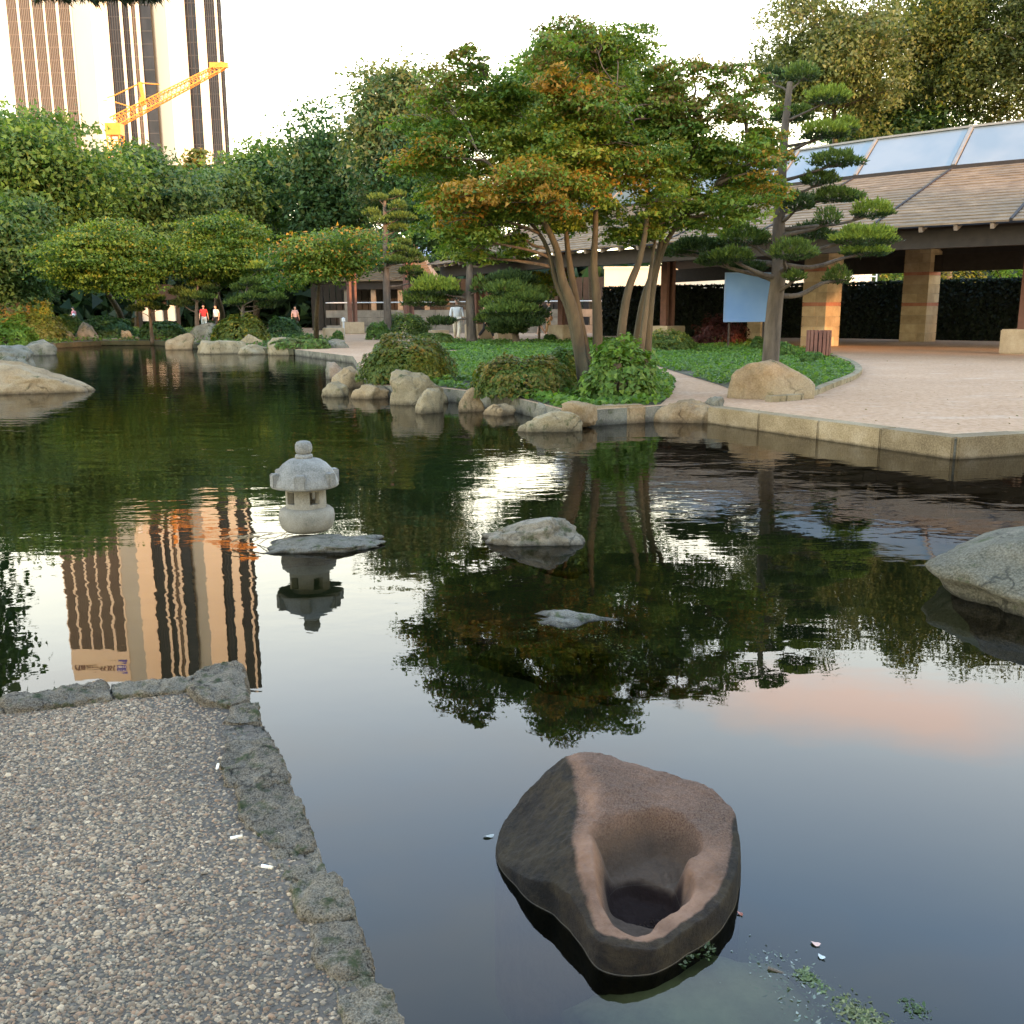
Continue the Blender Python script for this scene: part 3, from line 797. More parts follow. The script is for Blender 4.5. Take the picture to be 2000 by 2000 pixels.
# ================================================================== ROCKS
random.seed(23)
RK = [  # label, px, base py, w, h, seed, material, depth, rz, cuts
 ('long sandy boulder in the water at the left edge, tapering to the right', 40, 771, 232, 50, 3, M_ROCKS, 0.5, 0.0, 7),
 ('dark grey boulder behind the long sandy one at the left edge', 8, 722, 130, 42, 8, M_ROCKG, 0.6, 0.0, 7),
 ('small mossy boulder low in the water behind the dark grey one', 72, 694, 62, 22, 12, M_ROCKG, 0.6, 0.0, 5),
 ('pale flat shore stone at the far left of the bank', 30, 684, 84, 17, 14, M_ROCKL, 0.6, 0.0, 7),
 ('rounded shore stone with a pointed top on the left bank', 88, 675, 46, 22, 15, M_ROCKL, 0.6, 0.2, 6),
 ('rugged brownish shore stone right of the pointed one', 126, 674, 48, 14, 16, M_ROCKG, 0.6, 0.0, 7),
 ('tall grey shore stone on the left bank, under the seated visitor', 170, 673, 46, 25, 17, M_ROCKG, 0.7, 0.0, 7),
 ('flat stone just above the water between two taller shore stones', 214, 673, 46, 6, 18, M_ROCKL, 0.6, 0.0, 5),
 ('squarish stone on the bank at the foot of the left maple', 246, 672, 24, 16, 19, M_ROCKL, 0.8, 0.0, 8),
 ('low long stone edging the far bank behind the tall pond reflections', 312, 672, 104, 12, 20, M_ROCKS, 0.3, 0.0, 6),
 ('rounded stone standing out of the far bank with its foot in the water', 354, 683, 50, 21, 21, M_ROCKS, 0.7, 0.0, 6),
 ('broad domed grey stone on the far bank, tallest there', 418, 678, 84, 28, 22, M_ROCKG, 0.6, 0.0, 6),
 ('flat topped block on the far bank in front of the domed stone', 427, 691, 92, 20, 24, M_ROCKL, 0.5, 0.0, 9),
 ('small rounded stone left of the round bank stone, behind the shore', 490, 678, 42, 13, 25, M_ROCKL, 0.6, 0.0, 5),
 ('low flat stone at the water between the block and the round bank stone', 496, 692, 64, 13, 26, M_ROCKL, 0.5, 0.0, 6),
 ('wide rounded stone at the end of the far bank beside the gravel ramp', 560, 693, 76, 25, 27, M_ROCKL, 0.6, 0.0, 6),
 ('brown stone lying among grass behind the gravel ramp', 656, 681, 50, 13, 28, M_ROCKG, 0.6, 0.0, 5),
 ('upright dark stone at the left tip of the rocky point', 654, 740, 42, 35, 29, M_ROCKG, 0.8, 0.2, 7),
 ('tilted sandy slab leaning at the left tip of the rocky point', 680, 758, 58, 40, 30, M_ROCKS, 0.8, 0.5, 7),
 ('small rounded stone in the water before the rocky point', 654, 775, 54, 26, 31, M_ROCKL, 0.7, 0.0, 6),
 ('low shadowed stone under the left azalea mound', 722, 780, 66, 28, 32, M_ROCKS, 0.6, 0.0, 6),
 ('big pale boulder with a broad flat face before the left azalea mound', 811, 792, 118, 66, 35, M_ROCKL, 0.7, 0.1, 8),
 ('small pointed stone at the water in front of the big pale boulder', 838, 807, 62, 46, 36, M_ROCKL, 0.6, 0.6, 8),
 ('wedge shaped sandy stone left of the middle azalea mound', 918, 805, 58, 48, 37, M_ROCKS, 0.7, 0.2, 8),
 ('low stone at the water under the middle azalea mound', 978, 812, 66, 26, 38, M_ROCKS, 0.6, 0.0, 6),
 ('little pointed stone on top of the bank behind the log shaped stone', 1058, 810, 26, 22, 39, M_ROCKG, 0.8, 0.0, 6),
 ('flat stone set back in the bed below the leafy bush', 1136, 808, 78, 24, 41, M_ROCKS, 0.5, 0.0, 8),
 ('log shaped rounded stone at the water, middle of the shore', 1082, 845, 150, 44, 42, M_ROCKL, 0.42, 0.0, 5),
 ('blocky sandy boulder at the start of the plaza kerb', 1334, 827, 118, 52, 44, M_ROCKS, 0.62, 0.0, 9),
 ('small dark stone behind the blocky boulder at the kerb', 1395, 797, 44, 22, 45, M_ROCKG, 0.7, 0.0, 6),
]
for (lab, px, py, w, h, seed, mt, dep, rz, cuts) in RK:
    onland = py < 812 and any(s in lab for s in ('behind the shore', 'lying among', 'on top of', 'set back', 'behind the blocky'))
    rock('shore_stone', lab, px, py, w, h, seed, mt, 0.18 if onland else 0.0, dep, rz, cat='rock', sub=5 if h > 40 else 4, cuts=cuts + 3, rough=0.15, skew=-0.3 if h == 50 and px < 100 else 0.0)
# dressed block between the log shaped stone and the boulder
a = G(1160, 830, 0); b = G(1262, 826, 0); u = (b - a).normalized(); L = (b - a).length
mid = (a + b) / 2 + Vector((-u.y, u.x, 0)) * 0.17
me = MB().box((mid.x, mid.y, -0.08), (L, 0.34, 0.62), rz=math.atan2(u.y, u.x)).mesh('shore_block')
bm = bmesh.new(); bm.from_mesh(me); bmesh.ops.bevel(bm, geom=list(bm.edges), offset=0.03, segments=3, affect='EDGES'); bm.to_mesh(me); bm.free(); me.materials.append(M_ROCKS)
tag(link('shore_block', me), 'straight dressed stone block on the shore beside the log shaped stone', 'rock')

# boulder on the plaza
rock('boulder', 'big smooth sandy boulder on the plaza bed under the leaning pine', 1520, 784, 186, 70, 52, M_ROCKS, 0.19, 0.62, 0.12, sub=5, cuts=6, rough=0.08)
# rocks standing in the pond
o = rock('pond_rock', 'low pitted rock in the pond, right of the lantern', 1042, 1068, 236, 44, 66, M_ROCKN, 0.0, 0.36, -0.25, sub=5, cuts=4, rough=0.2, skew=0.6)
# large rock at the right edge
g = G(1975, 1250, 0)
me = rock_mesh('pond_rock', 71, (2.4, 2.7, 0.60), 5, 9, 0.10, skew=0.35); me.materials.append(M_ROCKB)
o = tag(bpy.data.objects.new('pond_rock', me), 'large grey green rock rising from the pond at the right edge', 'rock'); C.objects.link(o)
o.location = (3.24, 4.5, -0.05); o.rotation_euler = (0, 0, R(8))
# rock under the surface
g = G(1145, 1248, -0.05)
me = rock_mesh('sunken_rock', 75, (1.10, 0.56, 0.17), 5, 6, 0.24); me.materials.append(M_ROCKW)
o = tag(bpy.data.objects.new('sunken_rock', me), 'flat rock lying awash just under the pond surface in the tree reflection', 'rock'); C.objects.link(o)
o.location = (g.x, g.y + 0.12, -0.160); o.rotation_euler = (0, 0.0, R(-24))
sg = NM('sunken_slab_silt_fade'); co = sg.coord('World'); f = sg.noise(5, 6, 0.65, co)
og = sg.n('ShaderNodeVectorMath', operation='LENGTH'); om = sg.n('ShaderNodeMapping'); om.inputs['Scale'].default_value = (3.0, 3.7, 0.0); sg.l(sg.coord('Object'), om.inputs[0]); sg.l(om.outputs[0], og.inputs[0])
oa = sg.n('ShaderNodeMath', operation='MULTIPLY_ADD'); sg.l(sg.noise(9, 6, 0.7, co), oa.inputs[0]); oa.inputs[1].default_value = 0.9; sg.l(og.outputs['Value'], oa.inputs[2])
sg.color(sg.mix(sg.ramp(oa.outputs[0], [(0.85, 0), (1.0, 0.35)]) if False else sg.maprange(oa.outputs[0], 0.75, 1.45, 0.0, 1.0), sg.ramp(f, [(0.3, (0.24, 0.20, 0.15)), (0.7, (0.48, 0.42, 0.34))]), (0.03, 0.034, 0.016))); sg.rough(1.0); sg.bump(f, 0.4, 0.01)  # edge fades to mud colour, standing for light lost in deeper water
g = G(1375, 2010, -0.1)
me = rock_mesh('sunken_slab', 81, (0.66, 0.55, 0.10), 5, 7, 0.12); me.materials.append(sg.mat)
o = tag(bpy.data.objects.new('sunken_slab', me), 'pale flat slab lying under the water in front of the hollow stone', 'rock'); C.objects.link(o)
o.location = (g.x + 0.03, g.y - 0.0, -0.115)

# ------------------------------------------------------------------ hollow stone basin
def hollow_stone():
    front = [(961, 1668), (1002, 1730), (1037, 1768), (1078, 1788), (1112, 1822), (1139, 1856), (1163, 1899), (1207, 1913), (1276, 1910), (1344, 1869), (1426, 1797), (1446, 1742), (1449, 1690)]
    pl = [Vector(G(x, y, 0)[:2]) for x, y in front]
    pl += [Vector(p) for p in [(0.60, 2.34), (0.555, 2.43), (0.45, 2.49), (0.32, 2.53), (0.20, 2.56), (0.12, 2.55), (0.05, 2.50), (-0.01, 2.45), (-0.05, 2.39)]]
    cx, cy = 0.27, 2.22
    ang = sorted([(math.atan2(p.y - cy, p.x - cx), math.hypot(p.x - cx, p.y - cy)) for p in pl])
    A = np.array([a for a, r in ang]); Rr = np.array([r for a, r in ang])
    A = np.concatenate([A - 2 * PI, A, A + 2 * PI]); Rr = np.concatenate([Rr] * 3)
    nr, na = 110, 260
    th = np.linspace(-PI, PI, na, endpoint=False)
    Rad = np.interp(th, A, Rr)
    for _ in range(5): Rad = (np.roll(Rad, 1) + 2 * Rad + np.roll(Rad, -1)) / 4
    Rad = Rad * 0.985
    rr = 1 - (1 - np.linspace(0, 1, nr)) ** 1.25
    X = cx + np.outer(rr, np.cos(th) * Rad); Y = cy + np.outer(rr, np.sin(th) * Rad)
    D = np.outer(1 - rr, Rad)
    plane = lambda x, y: 0.200 - 0.16 * (x - 0.15) + 0.205 * (np.minimum(y, 2.46) - 2.40)
    # basin rim traced where the photograph shows it, brought onto the sloping face
    rim = [(1152, 1610), (1160, 1650), (1163, 1712), (1174, 1755), (1198, 1798), (1228, 1819), (1268, 1817), (1286, 1795), (1326, 1770), (1353, 1748), (1357, 1706), (1346, 1694), (1350, 1670), (1372, 1652), (1360, 1616), (1330, 1590), (1278, 1576), (1210, 1590)]
    def onplane(px, py):
        d = ray(px, py); t = 1.0
        for _ in range(30):
            z = plane(d.x * t, d.y * t); t = (z - CAM_H) / d.z
        return (d.x * t, d.y * t)
    RP = np.array([onplane(*p) for p in rim])
    # smooth closed rim
    n = len(RP); fine = []
    for i in range(n):
        a, b, c, d = (RP[(i + k) % n] for k in (-1, 0, 1, 2))
        for t in np.linspace(0, 1, 6, endpoint=False):
            fine.append(0.5 * ((2 * b) + (c - a) * t + (2 * a - 5 * b + 4 * c - d) * t * t + (3 * b - a - 3 * c + d) * t ** 3))
    fine = np.array(fine)
    def sdist(X, Y, poly):
        best = np.full(X.shape, 9.0)
        for i in range(len(poly)):
            a = poly[i]; b = poly[(i + 1) % len(poly)]; ab = b - a
            t = np.clip(((X - a[0]) * ab[0] + (Y - a[1]) * ab[1]) / (ab @ ab + 1e-12), 0, 1)
            best = np.minimum(best, np.hypot(X - a[0] - t * ab[0], Y - a[1] - t * ab[1]))
        ins = inside([tuple(p) for p in poly], X.ravel(), Y.ravel()).reshape(X.shape)
        return np.where(ins, best, -best)
    top = plane(X, Y)
    rx = 0.165 + np.clip(2.02 - Y, 0, 1) * 0.12 + 0.012 * np.sin(Y * 14)
    left = top - 0.86 * (rx - X) - 0.003
    def smin(a, b, k):
        h = np.clip(0.5 + 0.5 * (b - a) / k, 0, 1); return b * (1 - h) + a * h - k * h * (1 - h)
    z = smin(top, left, 0.05)
    rho = 0.085
    def ss(x): x = np.clip(x, 0, 1); return x * x * (3 - 2 * x)
    wall = -0.10 + 1.75 * np.sqrt(np.maximum(0, 1 - (1 - np.minimum(D / (0.05 + 0.09 * ss((Y - 2.15) / 0.25)), 1)) ** 2)) * 0.24
    z = smin(z, wall, 0.02)
    sd = sdist(X, Y, fine)
    def ss(x): x = np.clip(x, 0, 1); return x * x * (3 - 2 * x)
    # gentle slope down into the hollow from the back, steep at the right and front
    w = 0.048 + 0.055 * np.clip((Y - 2.10) / 0.2, 0, 1) * np.clip((0.36 - X) / 0.14, 0.0, 1)
    z = z - 0.112 * ss((sd + 0.006) / w)
    pit = np.array(tuple(G(1258, 1762, 0.01)[:2])); dp = np.hypot((X - pit[0]) / 0.088, (Y - pit[1] - 0.012) / 0.068)
    z = z - 0.040 * ss((1.15 - dp) / 0.3) * ss((sd) / 0.02)
    # rock relief
    for i in range(nr):
        for j in range(na):
            v = Vector((X[i, j], Y[i, j], z[i, j]))
            z[i, j] += 0.012 * noise.noise(v * 6 + Vector((3, 1, 2))) + 0.0065 * noise.noise(v * 19) + 0.0035 * noise.noise(v * 55) + 0.0016 * noise.noise(v * 130)
    vs = [(cx, cy, float(z[0].mean()))]
    vs += [(float(X[i, j]), float(Y[i, j]), float(z[i, j])) for i in range(1, nr) for j in range(na)]
    vs += [(float(X[-1, j]) , float(Y[-1, j]), -0.4) for j in range(na)]
    fs = [(0, 1 + j, 1 + (j + 1) % na) for j in range(na)]
    for i in range(nr - 1):
        for j in range(na):
            a = 1 + i * na + j; b = 1 + i * na + (j + 1) % na
            fs.append((a, a + na, b + na, b))
    me = bpy.data.meshes.new('stone_body'); me.from_pydata(vs, [], fs); me.update()
    # where algae grow on this stone: the left flank and the outer foot (red), and the stained hollow (green)
    flank = ss((rx - X + 0.02) / 0.07); foot = ss((0.040 - D) / 0.03) * ss((Y * -1 + 2.25) / 0.1 + ss((X - .47) / .05)); gr = np.maximum(flank, foot) * (sd < 0.01)
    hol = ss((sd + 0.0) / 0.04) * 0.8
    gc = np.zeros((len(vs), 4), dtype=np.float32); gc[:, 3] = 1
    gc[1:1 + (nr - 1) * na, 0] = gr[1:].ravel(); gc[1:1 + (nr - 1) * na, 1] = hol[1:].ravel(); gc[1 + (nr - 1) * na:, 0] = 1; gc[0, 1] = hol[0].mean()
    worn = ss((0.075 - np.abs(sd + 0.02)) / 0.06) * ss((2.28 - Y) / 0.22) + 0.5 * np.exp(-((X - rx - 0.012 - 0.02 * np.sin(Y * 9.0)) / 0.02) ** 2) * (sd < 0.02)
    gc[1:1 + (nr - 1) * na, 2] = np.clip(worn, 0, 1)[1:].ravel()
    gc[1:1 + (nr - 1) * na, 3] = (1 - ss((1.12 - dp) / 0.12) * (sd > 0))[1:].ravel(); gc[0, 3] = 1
    ga_ = me.attributes.new('growth', 'FLOAT_COLOR', 'POINT'); ga_.data.foreach_set('color', gc.ravel())
    me.polygons.foreach_set('use_smooth', [True] * len(me.polygons))
    m = NM('hollow_stone'); co = m.coord('World')
    f = m.noise(7, 7, 0.62, co)
    c = m.ramp(f, [(0.3, (0.040, 0.020, 0.010)), (0.5, (0.10, 0.048, 0.026)), (0.72, (0.18, 0.092, 0.052))])
    sp = m.noise(230, 4, 0.75, co)
    c = m.mix(0.5, c, m.ramp(sp, [(0.38, (0.035, 0.022, 0.015)), (0.62, (0.22, 0.145, 0.10))]))
    # green black algae on the left flank and low down, as on the stone itself
    gs = m.n('ShaderNodeSeparateXYZ'); m.l(co, gs.inputs[0])
    at_ = m.n('ShaderNodeAttribute'); at_.attribute_name = 'growth'
    mxx = m.n('ShaderNodeSeparateColor'); m.l(at_.outputs['Color'], mxx.inputs[0])
    c = m.mix(mxx.outputs[2], c, m.mix(m.ramp(f, [(0.35, 0), (0.65, 1)]), (0.12, 0.062, 0.034), (0.26, 0.145, 0.088)))
    c = m.mix(mxx.outputs[1], c, m.mix(f, (0.045, 0.028, 0.018), (0.15, 0.10, 0.062)))
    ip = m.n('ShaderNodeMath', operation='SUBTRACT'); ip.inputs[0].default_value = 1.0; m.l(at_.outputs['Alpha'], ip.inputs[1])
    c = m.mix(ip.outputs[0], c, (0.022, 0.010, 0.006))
    an = m.n('ShaderNodeMath', operation='MULTIPLY_ADD'); m.l(m.noise(9, 6, 0.7, co), an.inputs[0]); an.inputs[1].default_value = 1.0; m.l(mxx.outputs[0], an.inputs[2])
    c = m.mix(m.ramp(an.outputs[0], [(0.72, 0), (1.1, 0.92)]), c, m.mix(m.ramp(m.noise(14, 7, 0.75, co), [(0.42, 0), (0.68, 1)]), (0.004, 0.004, 0.002), (0.034, 0.025, 0.010)))
    # a thin pale tide line
    zn = m.n('ShaderNodeMath', operation='MULTIPLY_ADD'); m.l(m.noise(30, 3, 0.5, co), zn.inputs[0]); zn.inputs[1].default_value = -0.004; m.l(gs.outputs['Z'], zn.inputs[2])
    tl = m.ramp(m.maprange(zn.outputs[0], -0.01, 0.02, 0, 1), [(0.33, 0), (0.37, 0.75), (0.43, 0)])
    iv = m.n('ShaderNodeMath', operation='SUBTRACT'); iv.inputs[0].default_value = 1.0; m.l(mxx.outputs[1], iv.inputs[1]); iv.use_clamp = True
    tm = m.n('ShaderNodeMath', operation='MULTIPLY'); m.l(tl, tm.inputs[0]); m.l(iv.outputs[0], tm.inputs[1])
    c = m.mix(tm.outputs[0], c, (0.20, 0.17, 0.12))
    m.color(c); m.rough(0.85); m.b.inputs['Specular IOR Level'].default_value = 0.25; m.bump(m.noise(70, 7, 0.7, co), 0.8, 0.008)
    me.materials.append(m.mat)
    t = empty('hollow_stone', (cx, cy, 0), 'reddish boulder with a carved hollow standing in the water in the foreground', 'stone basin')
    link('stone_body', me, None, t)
    # rain water and dead leaves in the pit
    wmb = MB(); k = 28; pz = float(z[dp < 1.0].min()) + 0.009
    wv = [(pit[0] + 0.088 * math.cos(2 * PI * i / k), pit[1] + 0.01 + 0.068 * math.sin(2 * PI * i / k), pz) for i in range(k)]
    wmb.add(wv, [tuple(range(k))])
    pm = plain('pit_water', (0.03, 0.018, 0.01), 0.12, 0.3, 20, 0.1, 0.003)
    wmb.build('puddle', pm, t)
    n = 420
    q = rng.normal(size=(n, 2)) * np.array([0.034, 0.028]); P = np.stack([pit[0] + q[:, 0], pit[1] + 0.02 + q[:, 1], np.full(n, pz + 0.003) + rng.uniform(0, 0.006, n)], 1)
    col = np.array([(0.05, 0.03, 0.018)]) * rng.uniform(0.4, 2.4, (n, 1))
    leaf_object('leaf_litter', P, rng.normal(size=(n, 3)) * 0.4 + np.array([0, 0, 1]), rng.uniform(0.003, 0.012, n), col, t, aspect=0.35, kind='stuff')
hollow_stone()

# ------------------------------------------------------------------ stone lantern
M_LAN = stone('lantern_granite', (0.10, 0.09, 0.065), (0.19, 0.172, 0.132), (0.27, 0.25, 0.205), 9, bump=0.35, bd=0.006, wet=0, speck=0.35, crack=0.02)
M_LANR = stone('lantern_roof_granite', (0.06, 0.06, 0.052), (0.165, 0.158, 0.135), (0.30, 0.29, 0.26), 5, bump=0.35, bd=0.006, wet=0, speck=0.25, crack=0.02)
def lantern():
    base = G(595, 1058, 0.0)
    c = Vector((base.x + 0.0, base.y + 0.10, 0))
    t = empty('stone_lantern', (c.x, c.y, 0.05), 'squat grey stone lantern with domed roof standing on a flat rock in the pond', 'stone lantern')
    s = 0.00315
    z0 = 0.055
    # ring shaped foot
    MB().lathe([(0.02, z0), (0.135, z0), (0.158, z0 + 0.022), (0.171, z0 + 0.06), (0.174, z0 + 0.095), (0.168, z0 + 0.128), (0.152, z0 + 0.142), (0.135, z0 + 0.148), (0.02, z0 + 0.150)], c, 48).build('base_ring', M_LAN, t, True)
    # fire box: ring of wedges with open windows
    z1 = z0 + 0.149; H = 0.135; ro, ri = 0.125, 0.085; seg = 48
    mb = MB()
    bands = [(0, 0.030), (0.030, 0.108), (0.108, H)]
    for k in range(seg):
        a0 = 2 * PI * k / seg; a1 = 2 * PI * (k + 1) / seg
        am = (math.degrees((a0 + a1) / 2)) % 360
        win = any(abs((am - w + 180) % 360 - 180) < h for w, h in ((232, 15), (308, 12), (50, 26), (128, 14)))
        for bi, (b0, b1) in enumerate(bands):
            if bi == 1 and win: continue
            v = []
            for zz in (z1 + b0, z1 + b1):
                for r in (ri, ro):
                    for a in (a0, a1): v.append((c.x + r * math.cos(a), c.y + r * math.sin(a), zz))
            mb.add(v, [(2, 3, 7, 6), (1, 0, 4, 5), (0, 2, 6, 4), (3, 1, 5, 7), (4, 6, 7, 5), (2, 0, 1, 3)])
    mb.build('fire_box', M_LAN, t)
    # domed roof with six short corner tabs, hollow underneath
    z2 = z1 + H
    mb = MB(); seg = 72; prof = [(0.0, 0.176), (0.06, 0.174), (0.10, 0.163), (0.138, 0.138), (0.170, 0.102), (0.195, 0.058), (0.209, 0.018), (0.212, 0.0), (0.198, -0.006), (0.15, 0.012), (0.05, 0.012), (0.0, 0.012)]
    vs = []; 
    for r, z in prof:
        for k in range(seg):
            a = 2 * PI * k / seg
            hexk = 1 - 0.035 * (0.5 - 0.5 * math.cos(6 * (a - R(30))))
            vs.append((c.x + r * hexk * math.cos(a), c.y + r * hexk * math.sin(a), z2 + z))
    fs = []
    for i in range(len(prof) - 1):
        for k in range(seg):
            a = i * seg + k; b = i * seg + (k + 1) % seg; fs.append((a, a + seg, b + seg, b))
    mb.add(vs, fs); mb.build('roof', M_LANR, t, True)
    for k in range(6):
        a = R(-87 + 60 * k); d = Vector((math.cos(a), math.sin(a), 0))
        mbt = MB().box(c + d * 0.192 + Vector((0, 0, z2 + 0.048)), (0.050, 0.066, 0.088), rz=a)
        me = mbt.mesh('roof_tab'); bm = bmesh.new(); bm.from_mesh(me); bmesh.ops.bevel(bm, geom=list(bm.edges), offset=0.007, segments=2, affect='EDGES'); bm.to_mesh(me); bm.free(); me.materials.append(M_LANR)
        link('roof_tab', me, None, t)
    z3 = z2 + 0.168
    MB().lathe([(0.0, z3), (0.050, z3), (0.055, z3 + 0.012), (0.053, z3 + 0.026), (0.045, z3 + 0.032), (0.0, z3 + 0.033)], c, 32).build('finial_collar', M_LANR, t, True)
    z4 = z3 + 0.030
    MB().lathe([(0.0, z4), (0.040, z4), (0.050, z4 + 0.016), (0.053, z4 + 0.036), (0.051, z4 + 0.060), (0.042, z4 + 0.076), (0.022, z4 + 0.083), (0.0, z4 + 0.084)], c, 32).build('finial', M_LANR, t, True)
    # flat rock under it
    me = rock_mesh('flat_rock', 9, (0.84, 0.46, 0.085), 5, 6, 0.2); me.materials.append(M_ROCKW)
    o = tag(bpy.data.objects.new('flat_rock', me), 'flat ragged rock in the pond carrying the stone lantern', 'rock'); C.objects.link(o)
    g = G(614, 1078, 0); o.location = (g.x + 0.01, g.y + 0.17, -0.018); o.rotation_euler = (0, 0, R(13))
    # dead reeds lying over the left of the flat rock
    mb = MB()
    for i in range(16):
        a = c + Vector((random.uniform(-0.36, -0.05), random.uniform(-0.22, -0.10), random.uniform(0.045, 0.07)))
        L_ = random.uniform(0.06, 0.2); an = random.uniform(-0.6, 0.5)
        b = a + Vector((-L_ * math.cos(an), L_ * math.sin(an) * 0.6, random.uniform(-0.05, -0.01)))
        mb.tube(curve_pts([a, (a + b) / 2 + Vector((0, 0, 0.012)), b], 3), 0.0022, 4)
    tag(mb.build('dry_reeds', plain('dry_reed', (0.24, 0.18, 0.10), 0.9, 0.3, 40, 0), None), 'few dry reed stalks lying on the lantern rock', 'dry reeds', None, 'stuff')
lantern()

# ------------------------------------------------------------------ bits on the water
def floating(px, py, size, col, label, name='floating_leaf', cat='leaf', an=None, aspect=0.6):
    p = G(px, py, 0.003); an = random.uniform(0, 6.28) if an is None else an
    d = Vector((math.cos(an), math.sin(an), 0)); s = Vector((-d.y, d.x, 0))
    pts = []
    for k in range(10):
        a = 2 * PI * k / 10; r = 1.0 - 0.18 * math.cos(3 * a + 1)
        q = p + d * math.cos(a) * size / 2 * r + s * math.sin(a) * size / 2 * aspect * r; q.z = 0.003 + 0.002 * math.sin(a * 2) + abs(math.cos(a)) * size * 0.05
        pts.append(tuple(q))
    c0 = tuple(Vector(p) + Vector((0, 0, 0.0005)))
    mb = MB().add(pts + [c0], [(k, (k + 1) % 10, 10) for k in range(10)])
    tag(mb.build(name, plain('leaf_' + name, col, 0.6, 0.2, 50, 0), None), label, cat)
floating(1446, 1784, 0.016, (0.45, 0.16, 0.10), 'tiny red leaf touching the right foot of the hollow stone')
floating(1593, 1843, 0.022, (0.60, 0.38, 0.30), 'pale pink leaf floating right of the hollow stone')
floating(955, 1633, 0.03, (0.36, 0.36, 0.30), 'grey leaf floating at the left shoulder of the hollow stone', an=0.1, aspect=0.4)
floating(1604, 1868, 0.02, (0.42, 0.44, 0.40), 'pale translucent leaf floating just below the pink one')
p = G(1500, 1890, 0.004); q = G(1560, 1925, -0.02)
tag(MB().tube(curve_pts([p, (p + q) / 2 + Vector((0.004, 0, 0.004)), q], 5), 0.0035, 6).build('twig', M_BARK, None), 'short dark twig poking out of the water beside the weed', 'twig')
# water weed: fronds and clusters just under and on the surface
def weed(pts, n, label, spread, cols):
    P = []
    for i in range(n):
        k = random.random() * (len(pts) - 1); a = G(*pts[int(k)], 0); b = G(*pts[min(int(k) + 1, len(pts) - 1)], 0)
        c = a.lerp(b, k - int(k)); P.append((c.x + random.gauss(0, spread), c.y + random.gauss(0, spread), -abs(random.gauss(0, 0.006)) + 0.0025))
    P = np.array(P); cc = np.array(cols)[rng.integers(0, len(cols), n)] * rng.uniform(0.7, 1.3, (n, 1))
    o = leaf_object('water_weed', P, rng.normal(size=(n, 3)) * 0.25 + np.array([0, 0, 1]), rng.gamma(3, 0.0024, n) + 0.002, cc, None, None, 0.5)
    tag(o, label, 'water weed', None, 'stuff')
weed([(1380, 1872), (1390, 1850), (1372, 1838), (1335, 1882)], 170, 'small thread of green weed by the foot of the hollow stone', 0.006, [(0.10, 0.13, 0.05), (0.16, 0.18, 0.09)])
weed([(1560, 1898), (1590, 1915), (1605, 1932)], 420, 'green weed patch drifting beside the twig', 0.010, [(0.11, 0.16, 0.05), (0.2, 0.24, 0.1)])
weed([(1645, 1955), (1680, 1985), (1720, 2010), (1760, 2040)], 1400, 'yellow green weed bank at the bottom right of the water', 0.018, [(0.16, 0.18, 0.07), (0.28, 0.28, 0.12), (0.12, 0.15, 0.05)])
weed([(1775, 1965), (1800, 1975)], 240, 'little dark green weed tuft at the far right', 0.012, [(0.06, 0.10, 0.03), (0.12, 0.17, 0.06)])
weed([(1470, 1870), (1530, 1880), (1560, 1930), (1620, 2000), (1470, 1900)], 260, 'loose flecks of pale scum on the water around the weed', 0.03, [(0.35, 0.38, 0.33), (0.22, 0.26, 0.2)])
weed([(1030, 1235), (1080, 1212), (1200, 1260), (1260, 1300)], 520, 'olive weed growing round the rock awash in the tree reflection', 0.035, [(0.10, 0.12, 0.04), (0.18, 0.19, 0.08)])

# ================================================================== PAVILION
random.seed(31)
M_SHN = NM('roof_shingle'); co = M_SHN.coord('World')
f = M_SHN.noise(2.2, 5, 0.7, co, (1, 1, 6))
c = M_SHN.ramp(f, [(0.3, (0.10, 0.064, 0.034)), (0.55, (0.20, 0.137, 0.08)), (0.75, (0.30, 0.222, 0.14))])
c = M_SHN.mix(M_SHN.ramp(M_SHN.noise(0.5, 4, 0.6, co), [(0.5, 0), (0.7, 0.6)]), c, (0.12, 0.095, 0.062))
M_SHN.color(c); M_SHN.rough(0.9); M_SHN.bump(f, 0.5, 0.02); M_SH = M_SHN.mat
M_DARK = plain('dark_timber', (0.022, 0.016, 0.012), 0.8, 0.3, 5)
M_POST = plain('post_timber', (0.13, 0.055, 0.035), 0.7, 0.2, 5)
M_RAFT = plain('rafter_timber', (0.20, 0.15, 0.11), 0.8, 0.2, 5)
gp = NM('roof_glass'); gp.color((0.30, 0.36, 0.46)); gp.rough(0.3); gp.b.inputs['Specular IOR Level'].default_value = 0.6
gp.b.inputs['Coat Weight'].default_value = 0.6; gp.color(gp.ramp(gp.noise(0.6, 3, 0.5, gp.coord('World')), [(0.35, (0.22, 0.235, 0.23)), (0.65, (0.15, 0.185, 0.20))])); M_GLASS = gp.mat
M_BAR = plain('glazing_bar', (0.22, 0.21, 0.19), 0.5, 0.1, 5)
EZ = 3.45
eave_px = [(2700, 392), (2350, 409), (2000, 429), (1748, 443), (1578, 453), (1420, 464), (1235, 478), (1027, 495), (930, 505), (835, 518)]
E = [G(x, y, EZ) for x, y in eave_px]
